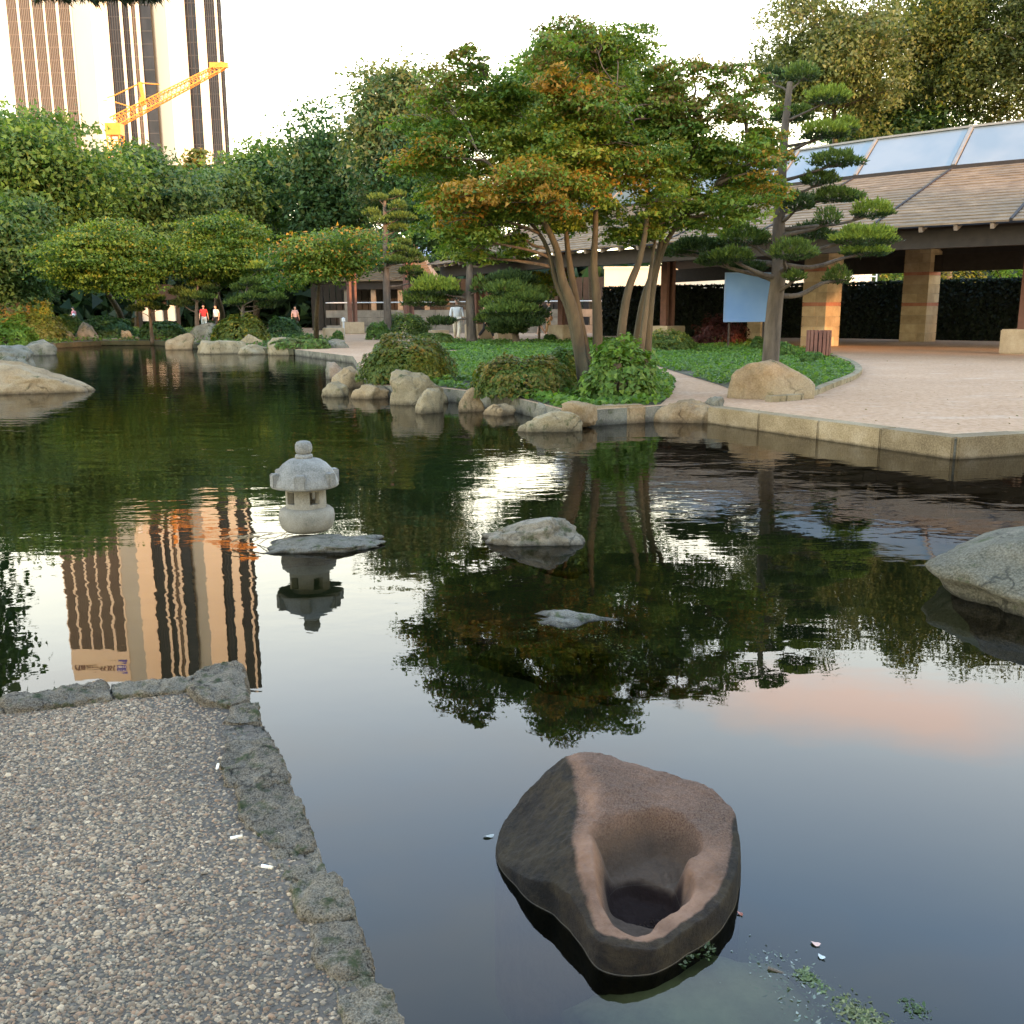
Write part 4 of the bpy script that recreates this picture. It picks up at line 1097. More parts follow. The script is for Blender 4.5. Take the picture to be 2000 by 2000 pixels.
# resample at about 3 m
poly = [Vector(p[:2]) for p in E]
st = [poly[0]]; acc = 0
tot = sum((poly[i + 1] - poly[i]).length for i in range(len(poly) - 1)); NS = int(tot / 3.1)
def along(s):
    for i in range(len(poly) - 1):
        L = (poly[i + 1] - poly[i]).length
        if s <= L or i == len(poly) - 2: return poly[i].lerp(poly[i + 1], min(1, s / L))
        s -= L
ST = [along(tot * i / NS) for i in range(NS + 1)]
def nrm_at(i):
    a = ST[max(0, i - 2)]; b = ST[min(NS, i + 2)]; d = (b - a).normalized(); n = Vector((-d.y, d.x)); return n if n.y > 0 else -n
NRM = [nrm_at(i) for i in range(NS + 1)]
def PT(i, off, z): p = ST[i] + NRM[i] * off; return Vector((p.x, p.y, z))
pav = empty('pavilion', (ST[NS // 2].x, ST[NS // 2].y, 0.2), 'long curved garden pavilion with shingled roof, glass ridge and dark eaves', 'pavilion')
W1, Z1, W2, Z2 = 5.5, 5.43, 6.8, 6.75
NC = 20
for i in range(NS):
    # shingle courses: overlapping battens following the slope
    for side in (0, 1):
        mb = MB()
        for k in range(NC):
            o0, o1 = W1 * k / NC, W1 * (k + 0.62) / NC
            o1 = min(o1, W1)
            za = EZ + (Z1 - EZ) * o0 / W1 + 0.03; zb = EZ + (Z1 - EZ) * o1 / W1 + 0.03
            if side: o0, o1 = 2 * W2 - o0, 2 * W2 - o1
            g0, g1 = 0.012, 0.012
            jit = random.uniform(-0.012, 0.012)
            def q(off, z, e): 
                p = PT(i, off, z).lerp(PT(i + 1, off, z), e); return p
            a, b, c_, d = q(o0, za + jit, g0), q(o0, za + jit, 1 - g1), q(o1, zb, 1 - g1), q(o1, zb, g0)
            dn = Vector((0, 0, -0.045))
            mb.add([a, b, c_, d, a + dn, b + dn, c_ + dn, d + dn], [(0, 1, 2, 3), (1, 0, 4, 5), (4, 7, 6, 5), (0, 3, 7, 4), (2, 1, 5, 6), (3, 2, 6, 7)])
        o = mb.build('shingle_courses', M_SH, pav); o['kind'] = 'stuff'
    # roof deck below the courses
    mb = MB()
    a, b, c_, d = PT(i, 0.1, EZ - 0.05), PT(i + 1, 0.1, EZ - 0.05), PT(i + 1, W1, Z1 - 0.06), PT(i, W1, Z1 - 0.06)
    a2, b2, c2, d2 = PT(i, 2 * W2 - .1, EZ - 0.05), PT(i + 1, 2 * W2 - .1, EZ - 0.05), PT(i + 1, 2 * W2 - W1, Z1 - 0.06), PT(i, 2 * W2 - W1, Z1 - 0.06)
    mb.add([a, b, c_, d], [(0, 1, 2, 3)]); mb.add([a2, b2, c2, d2], [(3, 2, 1, 0)])
    mb.build('roof_deck', M_DARK, pav)
    # glass ridge
    for s0, s1 in (((W1 + .02, Z1 + 0.10), (W2, Z2)), ((2 * W2 - W1 - .02, Z1 + 0.10), (W2, Z2))):
        def q(off, z, e): return PT(i, off, z).lerp(PT(i + 1, off, z), e)
        a, b, c_, d = q(s0[0], s0[1], .03), q(s0[0], s0[1], .97), q(s1[0], s1[1], .97), q(s1[0], s1[1], .03)
        nn = (b - a).cross(d - a).normalized() * 0.02
        MB().add([a, b, c_, d, a + nn, b + nn, c_ + nn, d + nn], [(0, 1, 2, 3), (7, 6, 5, 4), (0, 4, 5, 1), (1, 5, 6, 2), (2, 6, 7, 3), (3, 7, 4, 0)]).build('glass_pane', M_GLASS, pav)
        MB().beam(PT(i, s0[0], s0[1] + 0.01), PT(i, s1[0], s1[1] + .01), 0.10, 0.08).build('glazing_bar', M_BAR, pav)
    MB().beam(PT(i, W2, Z2 + .03), PT(i + 1, W2, Z2 + .03), 0.12, 0.06).build('ridge_cap', M_BAR, pav)
    MB().beam(PT(i, W1 - .03, Z1 + 0.05), PT(i + 1, W1 - .03, Z1 + 0.05), 0.12, 0.10).build('gutter', M_DARK, pav)
    # dark eave beam and rafter ends
    MB().beam(PT(i, 0.75, EZ - 0.30), PT(i + 1, 0.75, EZ - 0.30), 0.30, 0.46).build('eave_beam', M_DARK, pav)
    MB().beam(PT(i, 2 * W2 - 0.9, EZ - 0.38), PT(i + 1, 2 * W2 - 0.9, EZ - 0.38), 0.30, 0.6).build('eave_beam', M_DARK, pav)
    for k in range(4):
        e = (k + 0.5) / 4
        p = PT(i, 0.06, EZ - 0.10).lerp(PT(i + 1, 0.06, EZ - 0.10), e); p2 = PT(i, 2.6, EZ - 0.12 + 0.93).lerp(PT(i + 1, 2.6, EZ - 0.12 + 0.93), e)
        MB().beam(p, p2, 0.09, 0.13).build('rafter', M_RAFT, pav)
# rain ridge over the seams of the shingles
for i in range(NS + 1):
    MB().beam(PT(i, 0.0, EZ + 0.03), PT(i, W1, Z1 + 0.035), 0.07, 0.05).build('roof_seam', M_DARK, pav)

# stone pillars carrying the roof: courses of blocks with red bands
M_BLK = [stone('pillar_block_%s' % n, tuple(x * k for x in (0.27, 0.20, 0.12)), tuple(x * k for x in (0.38, 0.29, 0.185)), tuple(x * k for x in (0.47, 0.38, 0.26)), 3, bump=0.3, bd=0.01, wet=0, speck=0.2, crack=0.05) for n, k in (('a', 1.0), ('b', 0.86), ('c', 1.1))]
M_BAND = stone('pillar_red_band', (0.26, 0.10, 0.06), (0.36, 0.15, 0.10), (0.42, 0.2, 0.14), 4, bump=0.3, bd=0.01, wet=0, speck=0.2, crack=0.05)
M_MORT = plain('mortar', (0.30, 0.25, 0.19), 0.95, 0.1, 10)
def pillar(p, side, rot, label, h=3.75):
    t = empty('stone_pillar', (p.x, p.y, 0.2), label, 'pillar', 'stone pillars of the pavilion')
    MB().box((p.x, p.y, 0.2 + h / 2), (side - 0.06, side - 0.06, h), rz=rot).build('pillar_core', M_MORT, t)
    z = 0.2; k = 0; M = Matrix.Rotation(rot, 3, 'Z')
    while z < 0.2 + h - 0.05:
        band = k in (4, 8)
        hh = 0.13 if band else 0.33
        for q in range(4):
            Mq = M @ Matrix.Rotation(q * PI / 2 + (PI / 2 if k % 2 else 0), 3, 'Z')
            t_ = 0.30 if k % 2 == 0 else 0.42
            ln = side - t_ - 0.012; 
            # pinwheel of four blocks per course
            cpos = Mq @ Vector((-t_ / 2 - 0.0, -side / 2 + t_ / 2, 0))
            mb = MB().box((p.x + cpos.x, p.y + cpos.y, z + hh / 2), (ln, t_ if False else t_, hh - 0.014), rz=math.atan2(Mq[1][0], Mq[0][0]))
            mb.build('block', M_BAND if band else random.choice(M_BLK), t)
        z += hh; k += 1
    # dark bearing under the beam
    MB().box((p.x, p.y, 0.2 + h + 0.14), (side * 0.96, side * 0.96, 0.26), rz=rot).build('bearing', M_DARK, t)
pillar(G(1600, 676), 0.90, R(40), 'banded sandstone pillar beside the wooden litter bin')
pillar(G(1791, 667), 0.98, R(43), 'banded sandstone pillar standing alone before the dark hedge, right of the bin')
pillar(G(1480, 667), 0.62, R(40), 'narrow sandstone pillar half hidden behind the blue board', 1.0)
# timber posts on stone blocks
M_PED = M_BLK[0]
def post(px, py, label, top=3.7, ped=(0.95, 0.95, 0.66), rot=R(38)):
    p = G(px, py)
    t = empty('post_on_stone', (p.x, p.y, 0.2), label, 'post', 'timber posts of the pavilion on stone blocks')
    me = MB().box((p.x, p.y, 0.2 + ped[2] / 2), ped, rz=rot).mesh('stone_block'); bm = bmesh.new(); bm.from_mesh(me)
    bmesh.ops.bevel(bm, geom=list(bm.edges), offset=0.03, segments=2, affect='EDGES'); bm.to_mesh(me); bm.free(); me.materials.append(M_PED); link('stone_block', me, None, t)
    u = Vector((math.cos(rot), math.sin(rot), 0))
    for s in (-1, 1):
        MB().box((p.x + u.x * .16 * s, p.y + u.y * .16 * s, 0.2 + ped[2] + (top - ped[2]) / 2 + .05), (0.15, 0.28, top - ped[2] + 0.1), rz=rot).build('timber', M_POST, t)
post(2000, 691, 'twin timber post on a stone block at the right edge of the plaza')
post(1302, 672, 'twin timber post on a stone block behind the red barberry')
post(1102, 667, 'twin timber post on a stone block behind the tall maple trunks')
post(936, 662, 'timber post on a stone block behind the striding visitor')
post(800, 655, 'timber post on a stone block left of the man in white')
post(690, 652, 'timber post on a stone block beside the far gravel path')
# iron ring on one of the blocks
# low walls and rails at the back of the pavilion
M_WALL = stone('rear_wall_block', (0.12, 0.10, 0.08), (0.2, 0.17, 0.13), (0.28, 0.24, 0.19), 2, bump=0.4, bd=0.01, wet=0, speck=0.2, crack=0.05)
M_RAIL = plain('galvanised_rail', (0.5, 0.52, 0.52), 0.35, 0.1, 5, 0)
rw = empty('rear_wall', G(1000, 652), 'low dark block wall with rail at the back of the pavilion', 'wall')
pts = [G(x, 650) for x in (640, 800, 960, 1120, 1250)]
for i in range(len(pts) - 1):
    a, b = pts[i], pts[i + 1]; d = b - a; u = d.normalized(); n = max(1, int(d.length / 1.3))
    for cse in range(3):
        for k in range(n):
            e0 = (k + (0.5 if cse % 2 else 0)) / n; e1 = min(1, e0 + 1 / n)
            if e0 >= 1: continue
            p = a + d * e0; q = a + d * e1; m = (p + q) / 2
            MB().box((m.x, m.y, 0.2 + 0.22 + cse * 0.44), ((q - p).length - 0.02, 0.3, 0.42), rz=math.atan2(u.y, u.x)).build('block', M_WALL, rw)
    MB().tube([a + Vector((0, -.2, 1.75)), b + Vector((0, -.2, 1.75))], 0.035, 8).build('rail', M_RAIL, rw)
# dark plank backing added as the shaded inside under the roof's left part
iw = empty('dark_backing', G(900, 645), 'dark plank backing standing for the shaded inside under the far eaves', 'wall')
sc = [G(x, 645) for x in (610, 760, 900, 1040, 1180)]
for i in range(len(sc) - 1):
    a, b = sc[i], sc[i + 1]; n = int((b - a).length / 0.45)
    for k in range(n):
        p = a.lerp(b, (k + .5) / n)
        MB().box((p.x, p.y, 1.85), (0.40, 0.08 + 0.04 * (k % 2), 3.3), rz=math.atan2((b - a).y, (b - a).x)).build('plank', M_DARK, iw)

# ------------------------------------------------------------------ clipped hedge, far walls and house behind
hd = [G(x, y) for x, y in [(1175, 656), (1330, 658), (1655, 661), (1990, 667), (2500, 676)]]
HN = 26000; k = rng.uniform(0, len(hd) - 1.0001, HN); ii = k.astype(int); fr_ = (k - ii)[:, None]
A = np.array([tuple(p) for p in hd]); base = A[ii] * (1 - fr_) + A[ii + 1] * fr_
dirs = A[ii + 1] - A[ii]; nn = np.stack([dirs[:, 1], -dirs[:, 0], np.zeros(HN)], 1); nn /= np.linalg.norm(nn, axis=1, keepdims=True); nn[nn[:, 1] > 0] *= -1
topk = rng.uniform(0, 1, HN) < 0.25
hz = 0.2 + np.where(topk, 2.30 + rng.normal(0, 0.03, HN), rng.uniform(0, 2.3, HN))
off = np.where(topk, rng.uniform(-0.9, 0.05, HN), rng.normal(0, 0.04, HN))
pos = base + nn * off[:, None]; pos[:, 2] = hz
nm = np.where(topk[:, None], np.array([0, 0, 1.0]), nn) + rng.normal(size=(HN, 3)) * 0.5
hedge = empty('clipped_hedge', hd[2], 'long dark clipped yew hedge behind the pavilion pillars', 'hedge')
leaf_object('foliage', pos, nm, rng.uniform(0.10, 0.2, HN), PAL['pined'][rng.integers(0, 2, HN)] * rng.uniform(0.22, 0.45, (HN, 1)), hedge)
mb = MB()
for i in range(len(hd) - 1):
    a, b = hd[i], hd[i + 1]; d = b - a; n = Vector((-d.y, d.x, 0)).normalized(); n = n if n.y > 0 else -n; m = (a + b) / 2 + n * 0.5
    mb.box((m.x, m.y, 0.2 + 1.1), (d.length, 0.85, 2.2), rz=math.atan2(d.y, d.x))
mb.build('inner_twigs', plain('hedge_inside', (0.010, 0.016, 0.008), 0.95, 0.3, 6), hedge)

M_CREAM = plain('cream_render', (0.62, 0.58, 0.46), 0.9, 0.06, 1)
M_WHITE = plain('white_paint', (0.75, 0.75, 0.72), 0.5, 0.05, 3, 0)
a, b = AT(1180, 560, 56), AT(1700, 560, 56)
wl = empty('garden_wall', ((a.x + b.x) / 2, 56, 0.2), 'pale cream rendered wall beyond the hedge, left of the first pillar', 'wall')
MB().box(((a.x + b.x) / 2, 56, 0.2 + 1.75), (b.x - a.x, 0.25, 3.5)).build('wall', M_CREAM, wl)
MB().box(((a.x + b.x) / 2, 56, 0.2 + 3.56), (b.x - a.x + .1, 0.35, 0.12)).build('coping', M_CREAM, wl)
tr = empty('white_trellis', AT(1665, 560, 50), 'white lattice fence beyond the hedge, right of the first pillar', 'trellis')
ta, tb_ = AT(1636, 490, 50), AT(1712, 540, 50)
for k in range(8):
    x = ta.x + (tb_.x - ta.x) * k / 7; MB().beam((x, 50, 0.2), (x, 50, ta.z), 0.06).build('lath', M_WHITE, tr)
for k in range(4):
    z = tb_.z + (ta.z - tb_.z) * k / 3; MB().beam((ta.x, 49.94, z), (tb_.x, 49.94, z), 0.06).build('rail', M_WHITE, tr)
hs = empty('pink_house', AT(1910, 560, 80), 'pinkish house far beyond the hedge, seen between the right pillars', 'house')
ha, hb = AT(1855, 470, 80), AT(1945, 560, 80)
M_PINK = plain('pink_render', (0.55, 0.33, 0.24), 0.9, 0.06, 1)
MB().box(((ha.x + hb.x) / 2, 83, (0.2 + ha.z - 1.0) / 2), (hb.x - ha.x + 3, 6, ha.z - 1.2)).build('wall', M_PINK, hs)
mb = MB(); zt = ha.z - 1.1; xm0, xm1 = ha.x - 2, hb.x + 2
mb.add([(xm0, 79.5, zt), (xm1, 79.5, zt), (xm1, 86.5, zt), (xm0, 86.5, zt), (xm0 + 1.5, 83, zt + 2.2), (xm1 - 1.5, 83, zt + 2.2)], [(0, 1, 5, 4), (1, 2, 5), (2, 3, 4, 5), (3, 0, 4)])
mb.build('roof', plain('roof_tile', (0.42, 0.22, 0.15), 0.9, 0.15, 3), hs)
for k in range(3):
    x = ha.x + (k + 0.3) * 1.5
    wf = MB().box((x, 79.97, zt - 1.6), (0.9, 0.08, 1.3)).build('window', M_WHITE, hs)
    MB().box((x, 79.92, zt - 1.6), (0.75, 0.04, 1.15)).build('pane', M_DARK, wf)

# second roof further left
fp = empty('far_pavilion', AT(770, 600, 64), 'small far pavilion with tan hipped roof and grey glass gable behind the left path', 'pavilion')
fa, fb = AT(655, 548, 64), AT(850, 548, 64); z0 = fa.z; zt = AT(800, 466, 64).z
mb = MB(); xm = (fa.x + fb.x) / 2
for k in range(16):
    e0, e1 = k / 16, (k + 1.2) / 16; e1 = min(e1, 1)
    def rp(e): return (fa.x + 2.3 * e, 64 + 4.2 * e, z0 + (zt - z0) * e), (fb.x - 1.6 * e, 64 + 4.2 * e, z0 + (zt - z0) * e)
    (a, b), (d, c_) = rp(e0), rp(e1); up = Vector((0, 0, 0.05))
    a, b, c_, d = Vector(a) + up, Vector(b) + up, Vector(c_), Vector(d)
    mb.add([a, b, c_, d, a - up * 2, b - up * 2], [(0, 1, 2, 3), (0, 4, 5, 1)])
o = mb.build('shingle_courses', M_SH, fp); o['kind'] = 'stuff'
mb = MB(); mb.add([(fa.x, 64, z0), (fa.x, 72.4, z0), (fa.x + 2.3, 68.2, zt)], [(0, 2, 1)]); mb.add([(fb.x, 64, z0), (fb.x, 72.4, z0), (fb.x - 1.6, 68.2, zt)], [(0, 1, 2)])
mb.add([(fa.x, 72.4, z0), (fb.x, 72.4, z0), (fb.x - 1.6, 68.2, zt), (fa.x + 2.3, 68.2, zt)], [(0, 1, 2, 3)])
mb.build('roof_side', M_SH, fp)
ga = AT(806, 500, 63.2); gb = AT(842, 500, 63.2); gt = AT(826, 462, 63.2)
MB().add([(ga.x, 63.2, ga.z), (gb.x, 63.2, gb.z), (gt.x + .4, 66, gt.z), (gt.x - .2, 66, gt.z)], [(0, 1, 2, 3)]).build('glass_pane', M_GLASS, fp)
MB().box((xm, 64.4, z0 - 0.3), (fb.x - fa.x - .3, 0.3, 0.5)).build('eave_beam', M_DARK, fp)
MB().box((xm, 69.5, (z0 + .2) / 2), (fb.x - fa.x - 1, 0.3, z0 - 0.4)).build('back_wall', M_DARK, fp)
for k in range(4):
    x = fa.x + 0.6 + (fb.x - fa.x - 1.2) * k / 3; MB().box((x, 64.6, (z0 - .3) / 2 + .1), (0.3, 0.3, z0 - 0.6)).build('post', M_WALL, fp)

# ------------------------------------------------------------------ street furniture
M_BIN = plain('brown_slat', (0.15, 0.055, 0.035), 0.6, 0.25, 8)
bp_ = G(1597, 700)
bn = empty('litter_bin', bp_, 'round litter bin of dark red brown wooden slats on the plaza', 'litter bin')
for k in range(18):
    a = 2 * PI * k / 18; MB().box((bp_.x + 0.285 * math.cos(a), bp_.y + 0.285 * math.sin(a), 0.2 + 0.37), (0.035, 0.078, 0.66), rz=a).build('slat', M_BIN, bn)
for z in (0.30, 0.80): MB().lathe([(0.24, 0), (0.262, 0), (0.262, 0.04), (0.24, 0.04)], (bp_.x, bp_.y, z), 28).build('hoop', M_DARK, bn)
MB().lathe([(0.0, 0), (0.235, 0), (0.235, 0.56), (0.20, 0.57), (0.0, 0.50)], (bp_.x, bp_.y, 0.24), 24).build('liner', M_DARK, bn, True)

p0, p1 = AT(1418, 534, 31.5), AT(1503, 627, 31.5)
bd = empty('notice_board', ((p0.x + p1.x) / 2, 31.5, 0.2), 'plain sky blue board standing on two legs left of the leaning pine', 'board')
M_BLUE = NM('blue_board'); M_BLUE.color(M_BLUE.ramp(M_BLUE.noise(1.3, 3, 0.5, M_BLUE.coord('World')), [(0.3, (0.13, 0.24, 0.46)), (0.7, (0.17, 0.29, 0.50))])); M_BLUE.rough(0.8); M_BLUE.b.inputs['Specular IOR Level'].default_value = 0.15; M_BLUE = M_BLUE.mat
cx = (p0.x + p1.x) / 2; w = p1.x - p0.x; h = p0.z - p1.z
MB().box((cx, 31.5, (p0.z + p1.z) / 2), (w, 0.05, h)).build('panel', M_BLUE, bd)
fm = plain('board_frame', (0.15, 0.24, 0.4), 0.5, 0.05, 5, 0)
for s in (-1, 1): MB().box((cx + s * (w / 2 + .012), 31.5, (p0.z + p1.z) / 2), (0.03, 0.08, h + .05)).build('frame', fm, bd)
for zz in (p0.z + .012, p1.z - .012): MB().box((cx, 31.5, zz), (w - .002, 0.08, 0.03)).build('frame', fm, bd)
for s in (-1, 1): MB().tube([(cx + s * w * .38, 31.56, 0.15), (cx + s * w * .38, 31.56, p0.z - .1)], 0.035, 8).build('leg', M_DARK, bd)

# benches / stone seats on the far path and a small lamp
for (px, py, w_, h_, lab) in [(652, 662, 0.9, 0.5, 'pale stone seat cube at the bend of the far gravel path'), (985, 664, 0.8, 0.5, 'pale stone cube beside the dark trousered visitor'), (857, 662, 0.8, 0.4, 'pale stone cube left of the man in white')]:
    p = G(px, py); me = MB().box((p.x, p.y, 0.2 + h_ / 2), (w_, w_, h_), rz=0.3).mesh('stone_cube'); bm = bmesh.new(); bm.from_mesh(me)
    bmesh.ops.bevel(bm, geom=list(bm.edges), offset=0.03, segments=2, affect='EDGES'); bm.to_mesh(me); bm.free(); me.materials.append(M_PED)
    tag(link('stone_cube', me), lab, 'stone cube')
bt = G(672, 658)
l = empty('path_light', bt, 'short grey path light standing on the far path', 'path light')
MB().tube([bt, bt + Vector((0, 0, 0.75))], 0.05, 10).build('post', M_RAIL, l); MB().lathe([(0.0, 0), (0.09, 0), (0.09, 0.16), (0.0, 0.2)], tuple(bt + Vector((0, 0, 0.75))), 12).build('lamp_head', M_WHITE, l)

# ================================================================== HOTEL TOWER
D = 265.0
M_CONC = plain('tower_concrete', (0.56, 0.49, 0.39), 0.85, 0.04, 0.05, 0.1, 0.05)
M_TGL = NM('tower_glass'); M_TGL.color(M_TGL.ramp(M_TGL.noise(0.25, 3, 0.6, M_TGL.coord('World'), (1, 1, 0.6)), [(0.35, (0.010, 0.011, 0.016)), (0.65, (0.022, 0.023, 0.030))])); M_TGL.rough(0.35); M_TGL.b.inputs['Specular IOR Level'].default_value = 0.25; M_TGL = M_TGL.mat
M_TGB = NM('tower_glass_brown'); M_TGB.color((0.058, 0.046, 0.04)); M_TGB.rough(0.5); M_TGB = M_TGB.mat
M_MUL = plain('tower_mullion', (0.035, 0.033, 0.036), 0.6, 0.05, 1, 0)
def TX(zx, y=None): return AT(zx / 3.864, 6, y or D).x
TH = 106.0; BZ = 95.6
tw = empty('hotel_tower', (TX(800), D, 0.2), 'tall hotel tower of pale concrete piers and dark window bands behind the trees', 'tower')
def slab(x0, y0, x1, y1, depth, z0, z1, name, mat, parent=tw):
    """upright slab whose front runs from (x0,y0) to (x1,y1); its sides run straight back from the viewer"""
    k0 = (y0 + depth) / y0; k1 = (y1 + depth) / y1
    v = [(x0, y0, z0), (x1, y1, z0), (x1 * k1, y1 + depth, z0), (x0 * k0, y0 + depth, z0)]
    v += [(a, b, z1) for a, b, _ in v]
    return MB().add(v, [(3, 2, 1, 0), (4, 5, 6, 7), (0, 1, 5, 4), (1, 2, 6, 5), (2, 3, 7, 6), (3, 0, 4, 7)]).build(name, mat, parent)
M_MUL2 = plain('tower_mullion_light', (0.15, 0.125, 0.105), 0.7, 0.05, 1, 0)
def band(za, zb, y, z1, nm, mat, name='window_band'):
    """recessed strip of glazing with vertical mullions and thin floor lines"""
    xa, xb = TX(za, y), TX(zb, y)
    w = slab(xa, y, xb, y, 1.5, 0, z1, name, mat)
    mb = MB()
    for k in range(1, nm):
        e = k / nm; x = xa + (xb - xa) * e
        mb.box((x, y - 0.12, z1 / 2), (0.15, 0.25, z1))
    for k in range(int(z1 / 3.1)):
        z = 3.1 * k + 1.0; mb.box(((xa + xb) / 2, y - 0.03, z), (xb - xa, 0.06, 0.22))
    o = mb.build('mullions', M_MUL2 if mat is M_TGB else M_MUL, w); o['kind'] = 'stuff'
def fin(za, zb, y, d, z1): slab(TX(za, y - d), y - d, TX(zb, y - d), y - d, d + 1.2, 0, z1, 'fin', M_CONC)
WY = D + 7.0
for a, b in [(45, 120), (140, 222), (240, 318), (335, 415), (438, 520)]: band(a, b, WY, BZ, 6, M_TGB)
for a, b in [(36, 45), (120, 140), (222, 240), (318, 335), (415, 438), (520, 536)]: fin(a, b, WY, 0.35, BZ)
slab(TX(36, WY - .4), WY - 0.4, TX(536, WY - .4), WY - 0.4, 3, BZ, TH, 'crown_wall', M_CONC)
def pier(zl, zm, zr, yl, ym, yr, z1):
    xl, xm, xr = TX(zl, yl), TX(zm, ym), TX(zr, yr)
    v = [(xl, yl, 0), (xm, ym, 0), (xr, yr, 0), (xr * (yr + 8) / yr, yr + 8, 0), (xl, yl + 4, 0)]
    v += [(a, b, z1) for a, b, _ in v]
    MB().add(v, [(0, 1, 6, 5), (1, 2, 7, 6), (2, 3, 8, 7), (3, 4, 9, 8), (4, 0, 5, 9), (5, 6, 7, 8, 9)]).build('pier', M_CONC, tw)
pier(534, 675, 805, D + 7.0, D + 0.0, D + 2.6, TH)
y2 = D + 3.2
band(803, 893, y2, TH - 1, 5, M_TGL); fin(893, 915, y2, 0.3, TH - 1)
band(915, 963, y2 + .5, TH - 1, 3, M_TGL); fin(963, 985, y2 + .5, 0.3, TH - 1)
band(985, 1015, y2 + 1, TH - 1, 2, M_TGB); fin(1015, 1045, y2 + 1, 0.3, TH - 1)
band(1045, 1132, y2 + 1.2, TH - 1, 1, M_TGL)
pier(1130, 1245, 1390, D + 6.5, D - 0.6, D + 2.0, TH + 3)
band(1388, 1472, D + 3.0, TH + 1, 3, M_TGL); slab(TX(1472, D + 2), D + 2.0, TX(1538, D + 2.6), D + 2.6, 4, 0, TH + 2, 'pier', M_CONC)
band(1537, 1615, D + 3.2, TH + 1, 5, M_TGL); fin(1615, 1635, D + 3.2, 0.3, TH + 1)
band(1635, 1668, D + 3.6, TH + 1, 2, M_TGL)
slab(TX(70, D + 11), D + 11, TX(1640, D + 11), D + 11, 24, 0, TH - 3, 'core', M_CONC)
# sign on the crown
def lettering(text, loc, size, mat, parent, ext=0.12, name='lettering'):
    cu = bpy.data.curves.new(name, 'FONT'); cu.body = text; cu.size = size; cu.extrude = ext; cu.align_x = 'CENTER'; cu.align_y = 'CENTER'; cu.shear = 0.25
    o = bpy.data.objects.new(name, cu); dg = None
    C.objects.link(o)
    bpy.context.view_layer.update()
    me = bpy.data.meshes.new_from_object(o.evaluated_get(bpy.context.evaluated_depsgraph_get()))
    bpy.data.objects.remove(o); 
    M = Matrix.Translation(loc) @ Matrix.Rotation(PI / 2, 4, 'X'); me.transform(M); me.name = name
    me.materials.clear(); me.materials.append(mat)
    return link(name, me, None, parent)
M_LET = plain('sign_brown', (0.10, 0.04, 0.03), 0.5, 0.05, 3, 0)
M_LOGO = plain('sign_blue', (0.06, 0.05, 0.35), 0.4, 0.05, 3, 0)
sx0 = TX(285)
lettering('Radisson', (TX(240, WY), WY - 0.6, TH - 5.2), 3.4, M_LET, tw)
slab(TX(440, WY), WY - 0.6, TX(518, WY), WY - 0.6, 0.15, TH - 6.6, TH - 3.9, 'logo_panel', M_LOGO)
lettering('BLU', (TX(479, WY), WY - 0.75, TH - 5.2), 1.3, M_WHITE, tw)

# ------------------------------------------------------------------ crane
M_CR = plain('crane_yellow', (0.62, 0.22, 0.015), 0.5, 0.08, 1, 0)
CY = 150.0
cr_ = empty('tower_crane', (AT(226, 300, CY).x, CY, 0.2), 'yellow orange construction crane with raised lattice jib before the tower', 'crane')
def lattice(a, b, w0, w1, n, chord, web, name):
    a = Vector(a); b = Vector(b); d = (b - a).normalized(); s = Vector((0, 1, 0)); u = d.cross(s).normalized()
    mb = MB(); prev = None
    for k in range(n + 1):
        e = k / n; w = w0 + (w1 - w0) * e; c = a.lerp(b, e)
        q = [c + u * w / 2 * i + s * w / 2 * j for i, j in ((1, 1), (1, -1), (-1, -1), (-1, 1))]
        if prev:
            for i in range(4):
                mb.beam(prev[i], q[i], chord); mb.beam(prev[i], q[(i + 1) % 4], web); mb.beam(q[i], q[(i + 1) % 4], web)
        prev = q
    return mb.build(name, M_CR, cr_)
jb, jt = AT(222, 240, CY), AT(437, 128, CY)
lattice(jb, jt, 1.35, 0.8, 26, 0.13, 0.075, 'jib')
mastb = Vector((jb.x + .1, CY, 0.2)); lattice(mastb, jb + Vector((0.1, 0, -0.4)), 1.8, 1.8, 14, 0.16, 0.09, 'mast')
MB().box(jb + Vector((0.2, -0.3, -1.0)), (2.2, 1.6, 1.6)).build('slewing_cab', M_CR, cr_)
MB().beam(AT(283, 205, CY), AT(274, 161, CY), 0.5).build('strut', M_CR, cr_)
MB().beam(AT(273, 205, CY), AT(277, 190, CY), 0.4).build('strut', M_CR, cr_)
for a, b in [((224, 186), (274, 162)), ((274, 162), (312, 165)), ((224, 199), (262, 211))]:
    MB().tube([AT(*a, CY), AT(*b, CY)], 0.09, 5).build('pendant_cable', M_CR, cr_)
MB().box(AT(205, 192, CY), (0.6, 0.6, 0.6)).build('counter_block', M_WHITE, cr_)
MB().tube([AT(205, 192, CY), AT(224, 186, CY)], 0.06, 5).build('pendant_cable', M_CR, cr_)
MB().box(AT(428, 128, CY), (2.6, 0.9, 0.7)).build('jib_head', M_CR, cr_)

# ================================================================== PLANTS
random.seed(41)
